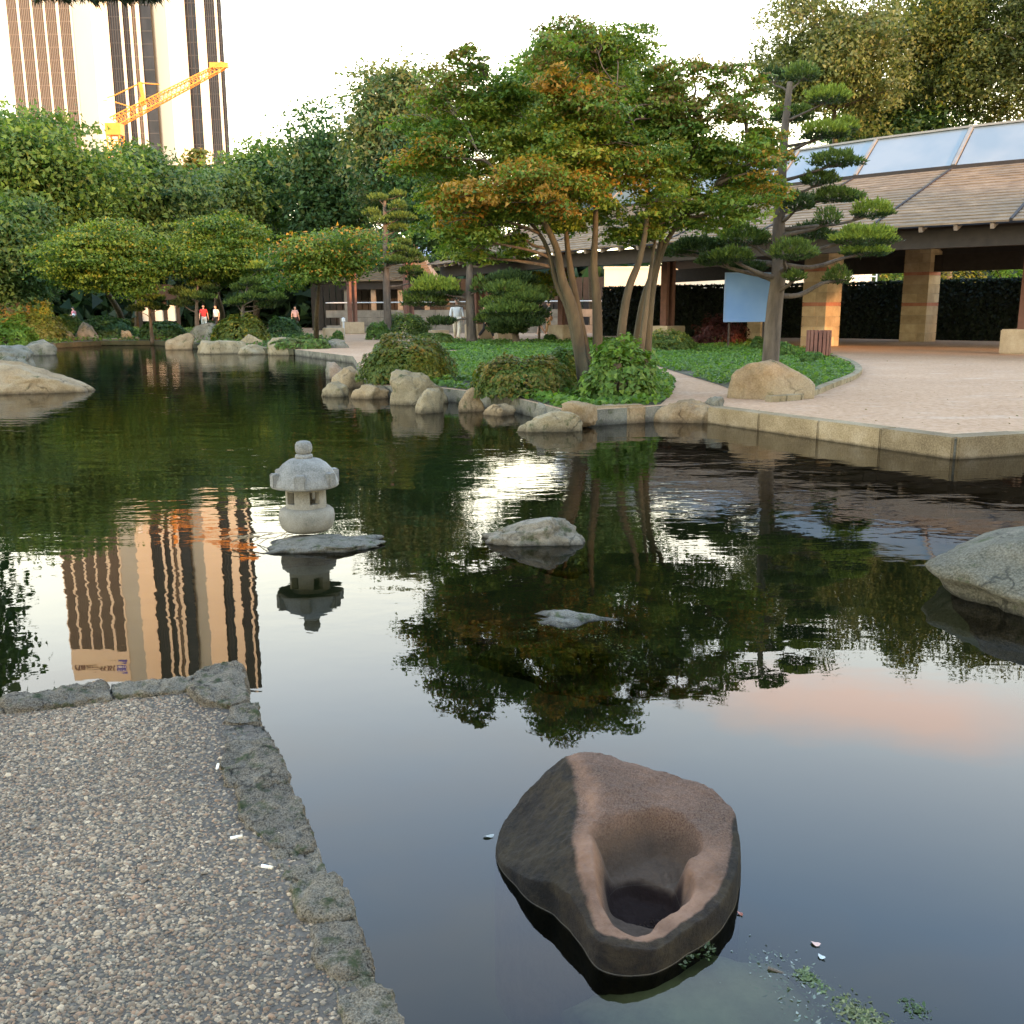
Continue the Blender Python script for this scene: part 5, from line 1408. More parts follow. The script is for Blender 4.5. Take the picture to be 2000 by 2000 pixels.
# ---- the tall many-stemmed maple on the rocky point
def clumps_px(lst, Y, base_pal, flat=0.62):
    out = []
    for (x, y, rx, ry, dy, hue) in lst:
        c = AT(x, y, Y + dy * 0.8); m = MPP(Y + dy * 0.8)
        pb, sh = None, 0
        if hue > 0.08: pb, sh = ('orange' if hue > 0.6 else 'rust' if (hue > 0.3 and y < 260) else 'yellow' if hue < 0.36 else 'orange'), min(0.85, hue)
        out.append((tuple(c), (rx * m * 1.15, max(rx * m * 1.25, 0.4), ry * m * 1.1), base_pal, pb, sh))
    return out
MAPLE = [(1130, 72, 62, 32, .5, .40), (1228, 88, 52, 38, 1, .1), (1062, 108, 55, 34, 0, .4), (1120, 160, 58, 30, -.6, .85), (1150, 205, 75, 42, -.3, .35), (1085, 235, 70, 40, 0, .3),
 (918, 118, 34, 26, 0, .5), (955, 165, 58, 36, .5, .12), (1010, 190, 62, 40, .8, .1), (868, 182, 58, 40, 0, .5), (835, 240, 58, 38, 0, .12), (925, 245, 74, 40, .3, .15),
 (825, 300, 66, 32, -.3, .42), (905, 318, 70, 36, .5, .2), (1000, 285, 74, 40, .5, .2), (1095, 300, 70, 40, -.5, .35), (1215, 165, 58, 42, 1, .05), (1262, 235, 52, 46, .8, .1),
 (1190, 275, 66, 40, 0, .3), (1190, 335, 76, 36, 0, .4), (1015, 345, 86, 36, -1, .5), (935, 375, 74, 26, -1.2, .85), (1050, 392, 74, 28, -1.2, .7), (885, 425, 44, 34, -1, .55),
 (900, 468, 54, 34, -.8, .12), (965, 435, 62, 34, -.5, .12), (1120, 368, 72, 34, -.5, .45), (845, 345, 44, 46, 1, .12), (850, 425, 42, 50, 1, .2), (1275, 310, 62, 40, .3, .3),
 (1290, 382, 60, 40, 0, .3), (1262, 432, 50, 30, .5, .15), (1108, 432, 52, 26, .5, .1), (1010, 470, 46, 26, .2, .1), (1330, 345, 48, 34, .6, .3), (1325, 250, 44, 36, .8, .4),
 (1050, 150, 56, 40, 1.2, .2), (1150, 120, 60, 40, 1.0, .2), (960, 210, 60, 40, 1.0, .1), (1060, 340, 60, 34, .9, .2), (1150, 420, 56, 30, .9, .15), (1230, 460, 46, 26, .8, .1), (930, 500, 44, 26, .4, .1), (1290, 200, 44, 36, .8, .5), (1330, 420, 50, 30, .8, .2), (1180, 240, 60, 40, 1.4, .1), (900, 380, 60, 34, .8, .15), (1000, 410, 60, 30, .8, .15)]
MY = 14.3
mp = empty('maple_tree', (AT(1150, 700, MY).x, MY, 0.2), 'tall many stemmed maple with orange tipped layered crown in the middle of the garden', 'tree')
cl = clumps_px(MAPLE, MY, 'maple')
# each clump is a spray of smaller sprays, so the outline stays ragged
sub = []
for c, r, pa, pb, sh in cl:
    for k in range(13):
        d = unit(1)[0]; q = np.array(c) + d * np.array(r) * random.uniform(0.35, 0.92)
        s = r[0] * random.uniform(0.36, 0.58)
        sub.append((tuple(q), (s, s, min(s * 0.42, r[2] * .5)), pa, pb, sh * random.uniform(.5, 1.3)))
crown(mp, sub, 0.058, 0.62, up=0.9, rnd=0.55, shell=0.2, droop=0.15, tri=True)
stems = [([(1147, 702), (1122, 620), (1098, 545), (1085, 480), (1040, 400), (980, 345), (930, 290)], 0.095),
         ([(1147, 700), (1115, 620), (1088, 555), (1062, 470), (1010, 415), (945, 400)], 0.07),
         ([(1170, 672), (1166, 600), (1160, 520), (1163, 440), (1160, 350), (1130, 260), (1110, 180)], 0.08),
         ([(1200, 672), (1222, 590), (1248, 510), (1262, 440), (1265, 360), (1240, 260), (1205, 170)], 0.07),
         ([(1165, 690), (1120, 560), (1108, 480), (1100, 400), (1060, 300), (1010, 210)], 0.065),
         ([(1242, 655), (1262, 600), (1272, 520), (1285, 440), (1310, 350)], 0.055)]
nodes = []
for k, (pts, r) in enumerate(stems):
    P = []
    for i, (x, y) in enumerate(pts):
        P.append(AT(x, y, MY + (0.28 * k - 0.6) * (i / len(pts)) + (0.0 if i else 0)))
    P[0] = Vector((AT(pts[0][0], 700, MY).x, MY, 0.1))
    C_ = curve_pts(P, 5); n = len(C_)
    MB().tube(C_, [r * (1.12 - 1.05 * (i / (n - 1)) ** 0.75) for i in range(n)], 10).build('trunk', M_BARKL, mp, True)
    nodes += [(C_[i], r * (1.0 - 0.85 * i / (n - 1))) for i in range(int(n * 0.35), n)]
lb = MB()
for c, r, *_ in cl:
    e = Vector(c); b = min(nodes, key=lambda q: (q[0] - e).length + (2.5 if q[0].z > e.z - 0.1 else 0))
    pts = limb_to(lb, b[0], e, min(0.04, b[1] * 0.7), 0.009, jit=0.12)
    for k in range(4):
        d = unit(1)[0]; q = e + Vector(d * np.array(r) * 0.7); limb_to(lb, pts[len(pts) // 2], q, 0.010, 0.004, jit=0.15, seg=4)
lb.build('branches', M_BARK, mp, True)

# ---- second maple between the tall maple and the leaning pine
M2 = [(1290, 160, 38, 28, 0, .5), (1345, 148, 46, 30, .3, .6), (1400, 150, 50, 34, .5, .5), (1460, 170, 44, 34, .3, .5), (1330, 205, 52, 34, 0, .5), (1400, 215, 58, 36, -.3, .6), (1465, 225, 50, 36, .2, .4),
 (1365, 270, 60, 36, 0, .3), (1440, 285, 58, 36, -.3, .3), (1500, 270, 40, 30, .3, .5), (1355, 330, 60, 34, .4, .15), (1425, 345, 58, 32, .3, .12), (1490, 335, 50, 30, -.4, .4), (1510, 310, 40, 26, -.3, .45),
 (1400, 395, 56, 28, -.4, .2), (1460, 400, 60, 28, -.8, .3), (1505, 380, 44, 26, -.8, .5), (1345, 400, 50, 30, .5, .2), (1310, 280, 44, 36, .6, .2), (1380, 310, 50, 34, .8, .2), (1450, 350, 50, 30, .6, .3), (1330, 240, 44, 30, .6, .4), (1480, 300, 44, 30, .5, .4), (1400, 430, 50, 22, .4, .2), (1300, 340, 40, 30, .3, .2)]
m2 = empty('maple_tree', (AT(1262, 672, 15.0).x, 15.0, 0.2), 'maple with rusty top leaning right between the tall maple and the pine', 'tree')
cl2 = clumps_px(M2, 15.0, 'maple'); sub = []
for c, r, pa, pb, sh in cl2:
    for k in range(12):
        d = unit(1)[0]; q = np.array(c) + d * np.array(r) * random.uniform(0.35, 0.92); s = r[0] * random.uniform(0.34, 0.5)
        sub.append((tuple(q), (s, s, s * .42), pa, pb, sh * random.uniform(.5, 1.3)))
crown(m2, sub, 0.058, 0.62, up=0.9, rnd=0.55, shell=0.2, droop=0.15, tri=True)
nodes = []
for k, (pts, r) in enumerate([([(1232, 668), (1255, 600), (1280, 520), (1300, 440), (1340, 340), (1370, 230)], 0.075), ([(1262, 668), (1270, 600), (1290, 500), (1330, 430), (1400, 360), (1460, 270)], 0.07)]):
    P = [AT(x, y, 15.0) for x, y in pts]; P[0].z = 0.1
    C_ = curve_pts(P, 5); n = len(C_); MB().tube(C_, [r * (1.15 - 1.07 * (i / (n - 1)) ** .75) for i in range(n)], 10).build('trunk', M_BARKL, m2, True)
    nodes += [(C_[i], r * (1.0 - 0.85 * i / (n - 1))) for i in range(int(n * 0.35), n)]
lb = MB()
for c, r, *_ in cl2:
    e = Vector(c); b = min(nodes, key=lambda q: (q[0] - e).length + (2.5 if q[0].z > e.z - 0.1 else 0)); limb_to(lb, b[0], e, 0.03, 0.008, jit=0.12)
lb.build('branches', M_BARK, m2, True)

# ---- cloud pruned pines
def pad(parent, c, r, pal, dens=1.0, needle=0.10):
    """one flat clipped cushion of needles, domed above, twiggy beneath"""
    n = int(min(6500, max(420, 5200 * dens * (r[0] * r[1]) / (needle / 0.1) ** 2)) )
    d = unit(n); d[:, 2] = np.abs(d[:, 2]) * np.where(rng.uniform(0, 1, n) < 0.78, 1, -0.35)
    lob = np.array([noise.noise(Vector((v[0] * 2.3 + c[0] * 3, v[1] * 2.3 + c[1] * 3, v[2] * 1.7 + c[2]))) + 0.6 * noise.noise(Vector(v) * 6 + Vector(c)) for v in d])
    rad = (0.92 + 0.42 * lob) * rng.uniform(0.80, 1.02, n)
    p = d * rad[:, None] * np.array(r) + np.array(c)
    nm = d * np.array([0.8, 0.8, 0.9]) + np.array([0, 0, 0.75]) + rng.normal(size=(n, 3)) * 0.35
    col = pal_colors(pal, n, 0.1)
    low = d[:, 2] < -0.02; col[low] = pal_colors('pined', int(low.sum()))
    return leaf_object('needle_pad', p, nm, needle * rng.uniform(0.6, 1.3, n), col, parent, M_NEEDLE, 0.24, blade=True)
def pine(label, trunk_px, Y, r0, pads, needle=0.10, group=None, loc=None, dens=1.0, r1=None):
    P = [AT(x, y, Y) for x, y in trunk_px]; P[0].z = 0.08
    t = empty('cloud_pine', (P[0].x, P[0].y, 0.2), label, 'pine tree', group)
    C_ = curve_pts(P, 6); n = len(C_); r1 = r1 or r0 * 0.3
    rr = [r0 * (1.12 if i < 2 else 1) + (r1 - r0) * i / (n - 1) for i in range(n)]
    MB().tube(C_, rr, 12).build('trunk', M_BARKP, t, True)
    lb = MB()
    for (x, y, rx, ry, dy, pal) in pads:
        yy = Y + dy; c = AT(x, y, yy); m = MPP(yy)
        R_ = (rx * m, rx * m * 0.82, ry * m * 1.0)
        cc = (c.x, c.y, c.z - ry * m * 0.45)
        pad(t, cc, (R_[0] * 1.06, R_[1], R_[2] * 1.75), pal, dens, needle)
        k = min(range(n), key=lambda i: abs(C_[i].z - (cc[2] - 0.25)) + (9 if i < n * .18 else 0))
        e = Vector(cc) + Vector((0, 0, -R_[2] * 0.15))
        br = max(0.022, min(rr[k] * 0.42, 0.03 + 0.02 * (e - C_[k]).length))
        pts = limb_to(lb, C_[k], e, br, br * 0.35, sag=0.04, jit=0.09)
        for q in range(7):
            d = unit(1)[0]; q_ = e + Vector((d[0] * R_[0] * .8, d[1] * R_[1] * .8, abs(d[2]) * R_[2] * .3))
            limb_to(lb, pts[-3], q_, br * 0.4, 0.005, jit=0.08, seg=4)
    lb.build('branches', M_BARKP, t, True)
    return t
L, M_, K = 'pinel', 'pine', 'pined'
pine('tall leaning cloud pruned pine with green needle cushions beside the boulder', [(1504, 692), (1512, 610), (1521, 530), (1521, 450), (1524, 380), (1529, 300), (1536, 225), (1543, 160)], 16.4, 0.15,
     [(1508, 148, 24, 10, .3, K), (1566, 143, 30, 13, 0, M_), (1618, 188, 40, 12, -.3, L), (1548, 224, 36, 12, .3, M_), (1612, 256, 46, 13, -.3, L), (1652, 246, 24, 12, .1, L), (1636, 312, 42, 13, -.3, M_), (1600, 349, 34, 11, 0, M_),
      (1634, 382, 44, 12, .2, M_), (1560, 396, 30, 12, -.4, K), (1704, 410, 38, 15, -.2, L), (1618, 424, 22, 14, -.5, M_), (1688, 462, 58, 16, -.6, L), (1694, 488, 42, 12, .5, L), (1551, 490, 40, 17, -1.0, M_),
      (1452, 462, 46, 18, .4, M_), (1366, 480, 46, 13, .8, K), (1432, 500, 40, 12, -.4, M_), (1398, 508, 36, 10, -.2, K), (1330, 490, 34, 11, 1.0, K), (1462, 522, 34, 9, .2, K), (1636, 540, 25, 14, .3, M_), (1552, 540, 18, 8, -.4, M_),
      (1580, 455, 40, 14, .9, K), (1478, 300, 26, 9, .6, M_)], 0.062, dens=1.15)
pine('slender pine with side cushions beside the man in white', [(922, 668), (919, 610), (917, 560), (917, 520), (914, 488)], 37.5, 0.20,
     [(850, 560, 46, 17, 0, L), (826, 582, 40, 16, .4, M_), (872, 574, 26, 10, .5, K), (938, 558, 18, 14, -.4, M_), (945, 506, 40, 8, .2, M_), (990, 504, 30, 9, .1, M_), (885, 500, 34, 8, .4, M_), (948, 622, 20, 8, -.2, M_), (862, 628, 26, 6, -.3, K), (915, 484, 36, 9, .2, M_)], 0.13, dens=1.1, r1=0.09)
pine('low spreading pine of many cushions right of the slender pine', [(1010, 664), (1005, 630), (1012, 600), (1008, 565)], 36.5, 0.14,
     [(992, 564, 42, 12, 0, M_), (1000, 545, 46, 11, .5, K), (1020, 582, 44, 12, -.2, M_), (998, 604, 50, 12, -.5, M_), (1010, 626, 50, 13, -.5, K), (968, 592, 26, 10, 0, M_), (1040, 612, 28, 12, .4, K), (1046, 575, 30, 12, .6, M_), (990, 642, 36, 9, -.3, K)], 0.13, dens=1.2)
pine('thin tall cloud pine with stacked small cushions left of the roofs', [(757, 612), (755, 560), (753, 500), (752, 440), (751, 392)], 45.0, 0.19,
     [(738, 387, 19, 6, 0, M_), (777, 380, 16, 5, .2, M_), (777, 402, 17, 8, -.2, M_), (727, 417, 18, 7, .2, M_), (783, 424, 26, 6, 0, M_), (742, 432, 18, 6, -.2, M_), (781, 446, 23, 7, .3, M_), (785, 474, 17, 5, 0, M_), (777, 486, 18, 5, -.3, M_), (745, 488, 14, 6, .2, M_),
      (797, 495, 22, 5, 0, M_), (811, 506, 19, 8, .2, M_), (772, 509, 26, 6, -.3, M_), (803, 528, 23, 7, 0, M_), (816, 542, 22, 7, .2, K), (735, 524, 16, 6, 0, K)], 0.13, dens=1.0, r1=0.07)
pine('low grey green cloud pine left of the red shirted visitor', [(297, 655), (293, 620), (290, 575)], 44.0, 0.09,
     [(290, 568, 16, 5, 0, 'pine'), (274, 581, 14, 4, .2, 'pine'), (304, 583, 16, 4, -.2, 'pine'), (288, 596, 18, 4, 0, 'pine'), (266, 604, 15, 4, .2, 'pined'), (312, 602, 16, 4, 0, 'pined')], 0.15, dens=.9)
pine('wide low cloud pine in front of the red shirted visitor', [(386, 655), (384, 610), (386, 560)], 42.0, 0.12,
     [(382, 537, 26, 6, 0, 'pine'), (350, 570, 16, 6, .2, 'pined'), (388, 556, 20, 5, .3, 'pine'), (396, 580, 20, 5, -.2, 'pine'), (356, 592, 20, 6, 0, 'pined'), (374, 577, 20, 6, 0, 'pine'), (412, 566, 16, 5, 0, 'pined')], 0.15, dens=.9)
pine('fresh green cloud pine left of the small orange maple', [(478, 655), (474, 610), (486, 545)], 41.0, 0.12,
     [(505, 522, 19, 7, 0, L), (492, 552, 23, 6, 0, M_), (470, 562, 18, 5, .2, M_), (510, 566, 18, 5, 0, M_), (496, 580, 22, 6, -.2, M_), (540, 581, 17, 6, 0, M_), (462, 591, 20, 6, 0, M_), (520, 596, 18, 6, .2, K)], 0.15, dens=.9)

# ---- garden maples on the far bank and background trees
G1 = 'garden maples on the far bank'
tree('maple_tree', 'broad yellow green maple at the far left above the seated visitor', G(240, 657)[:2], (76, 408, 322, 598), 41, 52, 0.16, 'mgreen', 'yellow', 0.07, size=1.05, flat=0.4, tr=0.2, bark=M_BARKL, up=0.8, droop=.03, dens=.55, lo=.15)
tree('maple_tree', 'fresh green maple between the left one and the small orange one', G(428, 655)[:2], (322, 398, 545, 598), 43, 52, 0.16, 'mgreen', 'yellow', 0.06, size=1.05, flat=0.4, tr=0.17, bark=M_BARKL, up=0.8, droop=.03, dens=.55, lo=.15)
tree('maple_tree', 'small maple with orange left side before the far roofs', G(617, 667)[:2], (508, 420, 758, 588), 37, 50, 0.14, 'mgreen', 'orange', 0.12, size=.85, flat=0.4, tr=0.13, bark=M_BARKL, up=0.8, droop=.03, dens=.5, lo=.2)
tree('young_maple', 'young yellow tipped maple between the low pine and the tall trunks', G(1052, 664)[:2], (1000, 520, 1100, 600), 39, 14, 0.15, 'maple', 'yellow', 0.4, size=.5, flat=0.45, tr=0.06, dens=.7)

tree('chestnut_tree', 'huge dark chestnut with big leaf masses at the upper left', G(20, 650)[:2], (-170, 172, 232, 560), 50, 42, 0.33, 'dark', 'mid', 0.35, size=2.3, flat=0.62, tr=0.45, dens=.6, ry=5, lo=.5)
tree('dark_tree', 'very dark tree low at the left edge, in front of the chestnut', G(-20, 655)[:2], (-140, 350, 90, 610), 44, 30, 0.30, 'deep', 'dark', 0.4, size=1.5, flat=0.7, tr=0.25, ry=3.5)
tree('dark_tree', 'dark tree behind the two green maples on the left', G(270, 642)[:2], (175, 268, 390, 560), 58, 36, 0.36, 'deep', 'dark', 0.3, size=2.0, flat=0.6, tr=0.3, ry=4.5, dens=.7, lo=.5)
tree('dark_tree', 'dark tree filling the gap right of the crane foot', G(420, 640)[:2], (345, 312, 510, 560), 66, 30, 0.40, 'deep', 'dark', 0.25, size=2.0, flat=0.6, tr=0.3, ry=4.5, dens=.7, lo=.5)
tree('pine_tree', 'olive topped tree just under the tower foot', G(400, 640)[:2], (338, 276, 432, 400), 72, 16, 0.42, 'olive', 'rust', 0.25, size=1.05, flat=0.4, tr=0.25)
tree('background_tree', 'rounded green tree right of the tower against the sky', G(500, 640)[:2], (430, 260, 590, 540), 70, 36, 0.44, 'deep', 'mid', 0.45, size=2.0, flat=0.7, tr=0.3)
tree('background_tree', 'mixed green tree rising to the right of the rounded one', G(620, 640)[:2], (560, 232, 730, 540), 66, 40, 0.40, 'deep', 'olive', 0.4, size=1.9, flat=0.7, tr=0.3, dens=.8)
tree('background_tree', 'tall loose grey green tree left of the tall maple top', G(760, 642)[:2], (668, 128, 905, 480), 60, 52, 0.36, 'deep', 'grey', 0.45, size=1.7, flat=0.7, tr=0.35, dens=.7)
tree('background_tree', 'dense dark green tree behind the top of the tall maple', G(1160, 645)[:2], (985, 42, 1292, 420), 46, 56, 0.30, 'deep', 'mid', 0.3, size=1.7, flat=0.75, tr=0.35, dens=.8, ry=4)
tree('background_tree', 'shadowy tree behind the slender pine and small cushions', G(880, 645)[:2], (770, 330, 960, 520), 58, 24, 0.34, 'deep', 'dark', 0.4, size=1.7, flat=0.75, tr=0.25)
GB = 'tall birches beyond the pavilion'
tree('birch_tree', 'tall loose birch with hanging twigs over the left end of the glass roof', G(1650, 640)[:2], (1478, -90, 1770, 320), 60, 95, 0.30, 'olive', 'grey', 0.5, cat='tree', size=1.15, flat=0.95, tr=0.35, dens=.42, ry=5, lo=.1, droop=.3)
tree('birch_tree', 'tall sunlit birch over the middle of the glass roof', G(1850, 640)[:2], (1700, -140, 1960, 300), 63, 95, 0.30, 'olive', 'yellow', 0.12, size=1.2, flat=0.95, tr=0.35, dens=.42, ry=5, lo=.1, droop=.3)
tree('birch_tree', 'tall birch at the upper right corner', G(2050, 640)[:2], (1880, -160, 2240, 300), 60, 95, 0.30, 'olive', 'grey', 0.4, size=1.3, flat=0.95, tr=0.35, dens=.55, ry=5, lo=.2, droop=.3)
tree('broad_tree', 'darker green tree low behind the glass roof', G(1720, 640)[:2], (1560, 150, 1900, 520), 66, 46, 0.40, 'deep', 'mid', 0.4, size=2.0, flat=0.8, tr=0.35, dens=.7)
tree('broad_tree', 'green tree behind the second maple, left of the glass roof', G(1420, 640)[:2], (1290, 250, 1560, 520), 62, 34, 0.36, 'deep', 'mid', 0.4, size=1.8, flat=0.8, tr=0.3, dens=.8)
tree('tall_tree', 'tall dark tree standing left outside, mirrored in the left of the pond', (-13.6, 20.5), (-420, -400, -70, 620), 20.5, 40, 0.24, 'deep', 'dark', 0.4, size=1.0, flat=0.75, tr=0.25, dens=.8)

# woods closing the view low behind everything
def far_woods():
    P = []; Cc = []
    N = 70000; x = rng.uniform(-75, 75, N); y = 84 + rng.normal(0, 3, N)
    top = np.array([7.5 + 3.0 * noise.noise(Vector((a * 0.09, 0, 0))) + 1.4 * noise.noise(Vector((a * 0.35, 4, 0))) for a in x])
    top = np.where((x > -2) & (x < 40), top * 0.62, top)
    z = 0.2 + top * rng.uniform(0, 1, N) ** 0.8
    col = PAL['deep'][rng.integers(0, 3, N)] * rng.uniform(0.5, 1.1, (N, 1))
    o = leaf_object('woods', np.stack([x, y, z], 1), rng.normal(size=(N, 3)) * .8 + np.array([0, -.5, .5]), rng.uniform(.7, 1.5, N), col, tri=True)
    tag(o, 'dark belt of woods closing the view behind the garden', 'woods', None, 'stuff')
far_woods()

# trees added out of frame on the photographer's side to block the low sun
for k, (x, y, h_) in enumerate([(13, -22, 11), (20, -17, 12), (27, -12, 11), (34, -6, 12), (42, 0, 13), (6, -28, 12), (50, 8, 12), (24, -26, 12), (38, -16, 13), (-2, -34, 12), (12, -36, 13), (16, -21, 11), (9, -17, 10)]):
    h = h_ + 6.5
    t = empty('shade_tree', (x, y, 0.2), ['broad', 'tall', 'dense', 'slender', 'wide', 'old', 'young', 'leaning', 'dark', 'straight', 'thick', 'round', 'low'][k] + ' unseen tree added behind the camera to shade the garden', 'tree', 'unseen trees added to block the low sun')
    cl = random_clumps((x, y, 0.2 + h * 0.5), (5.2, 3.8, h * 0.46), 30, 2.3, 'dark', None, 0, 0.8, .1)
    crown(t, cl, 0.8, 0.8, tri=True); MB().tube([(x, y, 0), (x, y, h * .6)], [0.35, .15], 8).build('trunk', M_BARK, t, True)

# ---- shrubs
def shrub(name, label, px, py, w, h, pal, pb, sh, leaf, dens=1.0, depth=0.8, cat='shrub', group=None, lump=0.11, z=0.2, up=0.35, n_lobe=5, mat=None, aspect=0.5, flatten=0.0):
    """clipped mound standing on the ground; base centre px,py; w,h in pixels"""
    g = G(px, py, z); m = MPP(g.length); W_, H_ = w * m, h * m; Dp = W_ * depth
    c = Vector((g.x * (1 + Dp * .4 / g.length), g.y + Dp * 0.45, z))
    t = empty(name, c, label, cat, group)
    n = int((W_ * Dp + 2.0 * H_ * (W_ + Dp) / 2) * 3.6 / (leaf * leaf * aspect) * dens)
    d = unit(n); d[:, 2] = np.abs(d[:, 2])
    off = Vector((px * .37, py * .11, 0))
    lob = np.array([noise.noise(Vector(v) * 2.1 + off) + 0.5 * noise.noise(Vector(v) * 5.0 + off) for v in d])
    rad = (1 + lump * lob * 1.5) * (1 - 0.22 * rng.uniform(0, 1, n) ** 2.2)
    e = 0.72  # superellipsoid: fuller shoulders than a ball
    dd = np.sign(d) * np.abs(d) ** e; dd /= np.maximum(np.linalg.norm(dd, axis=1, keepdims=True), 1e-6) ** 0.55
    p = dd * rad[:, None] * np.array([W_ / 2, Dp / 2, H_]) * 0.97 + np.array(c)
    nm = d * 1.2 + np.array([0, 0, up]) + rng.normal(size=(n, 3)) * 0.42
    col = pal_colors(pal, n)
    if pb:
        k = (d[:, 2] * .7 + lob * .6 + rng.normal(0, .3, n)); kk = (k > np.quantile(k, 1 - sh))[:, None]; col = np.where(kk, pal_colors(pb, n), col)
    leaf_object('foliage', p, nm, leaf * rng.uniform(.6, 1.35, n), col, t, mat, aspect * 1.3, tri=True)
    mb = MB()
    for k in range(9):
        a = 2 * PI * k / 9; q = c + Vector((math.cos(a) * W_ * .38, math.sin(a) * Dp * .38, H_ * random.uniform(.35, .7)))
        limb_to(mb, (c.x + math.cos(a) * .05, c.y, z - .05), q, 0.03, 0.008, seg=5)
    mb.build('twigs', M_BARK, t)
    return t
shrub('azalea_mound', 'large dark rounded azalea mound at the left of the rocky point', 795, 752, 196, 98, 'azalea', 'azaleab', 0.14, 0.055, 1.0, 0.75)
shrub('azalea_mound', 'reddish green azalea mound in the middle of the rocky point', 1020, 779, 214, 88, 'azalea', 'azaleab', 0.45, 0.055, 1.0, 0.62)
shrub('azalea_mound', 'small dark mound wedged between the reddish azalea and the leafy bush', 1100, 765, 80, 88, 'azalea', 'dark', 0.4, 0.055, 1.0, 0.8)
shrub('leafy_bush', 'glossy leafed green bush right of the maple foot', 1212, 786, 146, 128, 'mid', 'fresh', 0.35, 0.085, .9, 0.8, aspect=.55, lump=.22)
shrub('azalea_mound', 'low olive mound behind the leafy bush and the stone block', 1300, 690, 120, 44, 'azalea', 'yellow', 0.15, 0.07, 1, .6)
shrub('low_shrub', 'low tuft on the bed behind the left azalea mound', 846, 676, 90, 26, 'azalea', None, 0, 0.08, 1, .6)
shrub('barberry_shrub', 'dark red barberry bush before the hedge and blue board', 1403, 676, 104, 56, 'red', None, 0, 0.09, .8, .6, lump=.3)
shrub('low_shrub', 'small green bush at the right foot of the leaning pine', 1530, 702, 44, 34, 'mid', None, 0, 0.07, 1, .8)
shrub('low_shrub', 'small green tuft between the boulder and the litter bin', 1588, 708, 52, 20, 'mid', 'fresh', .3, 0.06, 1, .7)
shrub('low_shrub', 'dark little bush left of the stone block with the iron ring', 1480, 684, 30, 26, 'dark', None, 0, 0.07, 1, .8)
shrub('low_shrub', 'small round box bush by the path right of the pale cubes', 1074, 668, 28, 16, 'dark', None, 0, 0.09, 1, .8)
shrub('clipped_shrub', 'wide clipped green shrub left of the slender pine', 790, 662, 110, 50, 'pine', 'pinel', .25, 0.10, 1, .6)
shrub('clipped_shrub', 'second clipped shrub joining it on the left', 738, 664, 50, 36, 'mid', None, 0, 0.10, 1, .7)
shrub('clipped_mound', 'broad clipped mound right of the wide low cloud pine', 472, 670, 110, 54, 'azalea', 'yellow', .12, 0.12, 1, .6)
shrub('clipped_mound', 'pale olive clipped mound at the far left of the bank', 62, 668, 126, 50, 'olive', 'azalea', .3, 0.13, 1, .6)
shrub('clipped_mound', 'dark clipped mound right of the pale olive one', 126, 664, 90, 44, 'dark', 'azalea', .3, 0.13, 1, .6)
shrub('clipped_mound', 'dark low mound under the broad left maple', 205, 662, 110, 40, 'deep', 'dark', .3, 0.13, 1, .6)
shrub('clipped_mound', 'dark mound left of the gazebo', 318, 664, 90, 34, 'deep', 'dark', .3, 0.13, 1, .6)
shrub('clipped_mound', 'low dark mound behind the flat topped bank block', 392, 664, 60, 14, 'dark', None, .3, 0.13, 1, .6)
shrub('clipped_mound', 'dark shrub between the round mound and the small orange maple', 555, 660, 70, 40, 'deep', 'dark', .3, 0.12, 1, .6)
shrub('clipped_mound', 'tiny round ball shrub by the ramp seats', 660, 664, 24, 18, 'mid', None, .3, 0.10, 1, .8)
shrub('clipped_mound', 'grass green low hump left of the gravel ramp', 585, 682, 130, 22, 'mid', 'olive', .4, 0.12, 1, .6)
shrub('reed_clump', 'bright green grassy clump at the water at the far left', 22, 678, 84, 52, 'fresh', None, 0, 0.22, .9, .7, aspect=.16, lump=.3, up=.8)
shrub('bamboo_clump', 'upright yellow green bamboo clump above the left mounds', 72, 650, 56, 84, 'maple', 'yellow', .4, 0.22, .8, .8, aspect=.2, lump=.3, up=.4)
shrub('rust_shrub', 'rust brown leafed shrub at the left edge under the dark tree', 8, 652, 90, 130, 'rust', 'deep', .45, 0.18, .9, .7, lump=.25)
shrub('garden_shrub', 'sunlit green shrub beyond the hedge right of the trellis', 1735, 560, 90, 90, 'fresh', 'yellow', .3, 0.16, .7, .7, lump=.3, z=1.2)
for i, (x, y, w, h, lab) in enumerate([(1340, 640, 130, 110, 'green shrub beyond the hedge before the cream wall, leftmost'), (1640, 645, 150, 125, 'feathery shrub beyond the hedge behind the white trellis'), (1860, 645, 130, 120, 'green shrub beyond the hedge before the pink house'), (1985, 645, 120, 190, 'tall green shrub beyond the hedge at the right edge'), (1745, 645, 110, 180, 'light green tall shrub beyond the hedge beside the lone pillar'), (1430, 642, 60, 104, 'small spiky shrub beyond the hedge above the blue board')]):
    shrub('garden_shrub', lab, x, y, w, h, ['fresh', 'mid', 'olive'][i % 3], ['yellow', 'fresh'][i % 2], .3, 0.19, .55, .5, lump=.35)
for i, (x, w, h) in enumerate([(170, 130, 120), (300, 150, 90), (420, 150, 90), (60, 120, 150), (530, 130, 80)]):
    shrub('dark_shrub', ['dark dense shrub behind the seated visitor', 'dark shrub behind the white gazebo opening', 'dark shrub behind the red shirted visitor', 'dark shrub behind the bamboo clump', 'dark shrub behind the far visitor in pink'][i], x, 640, w * .75, h * .75, 'deep', 'dark', .3, 0.24, .7, .3, lump=.35)

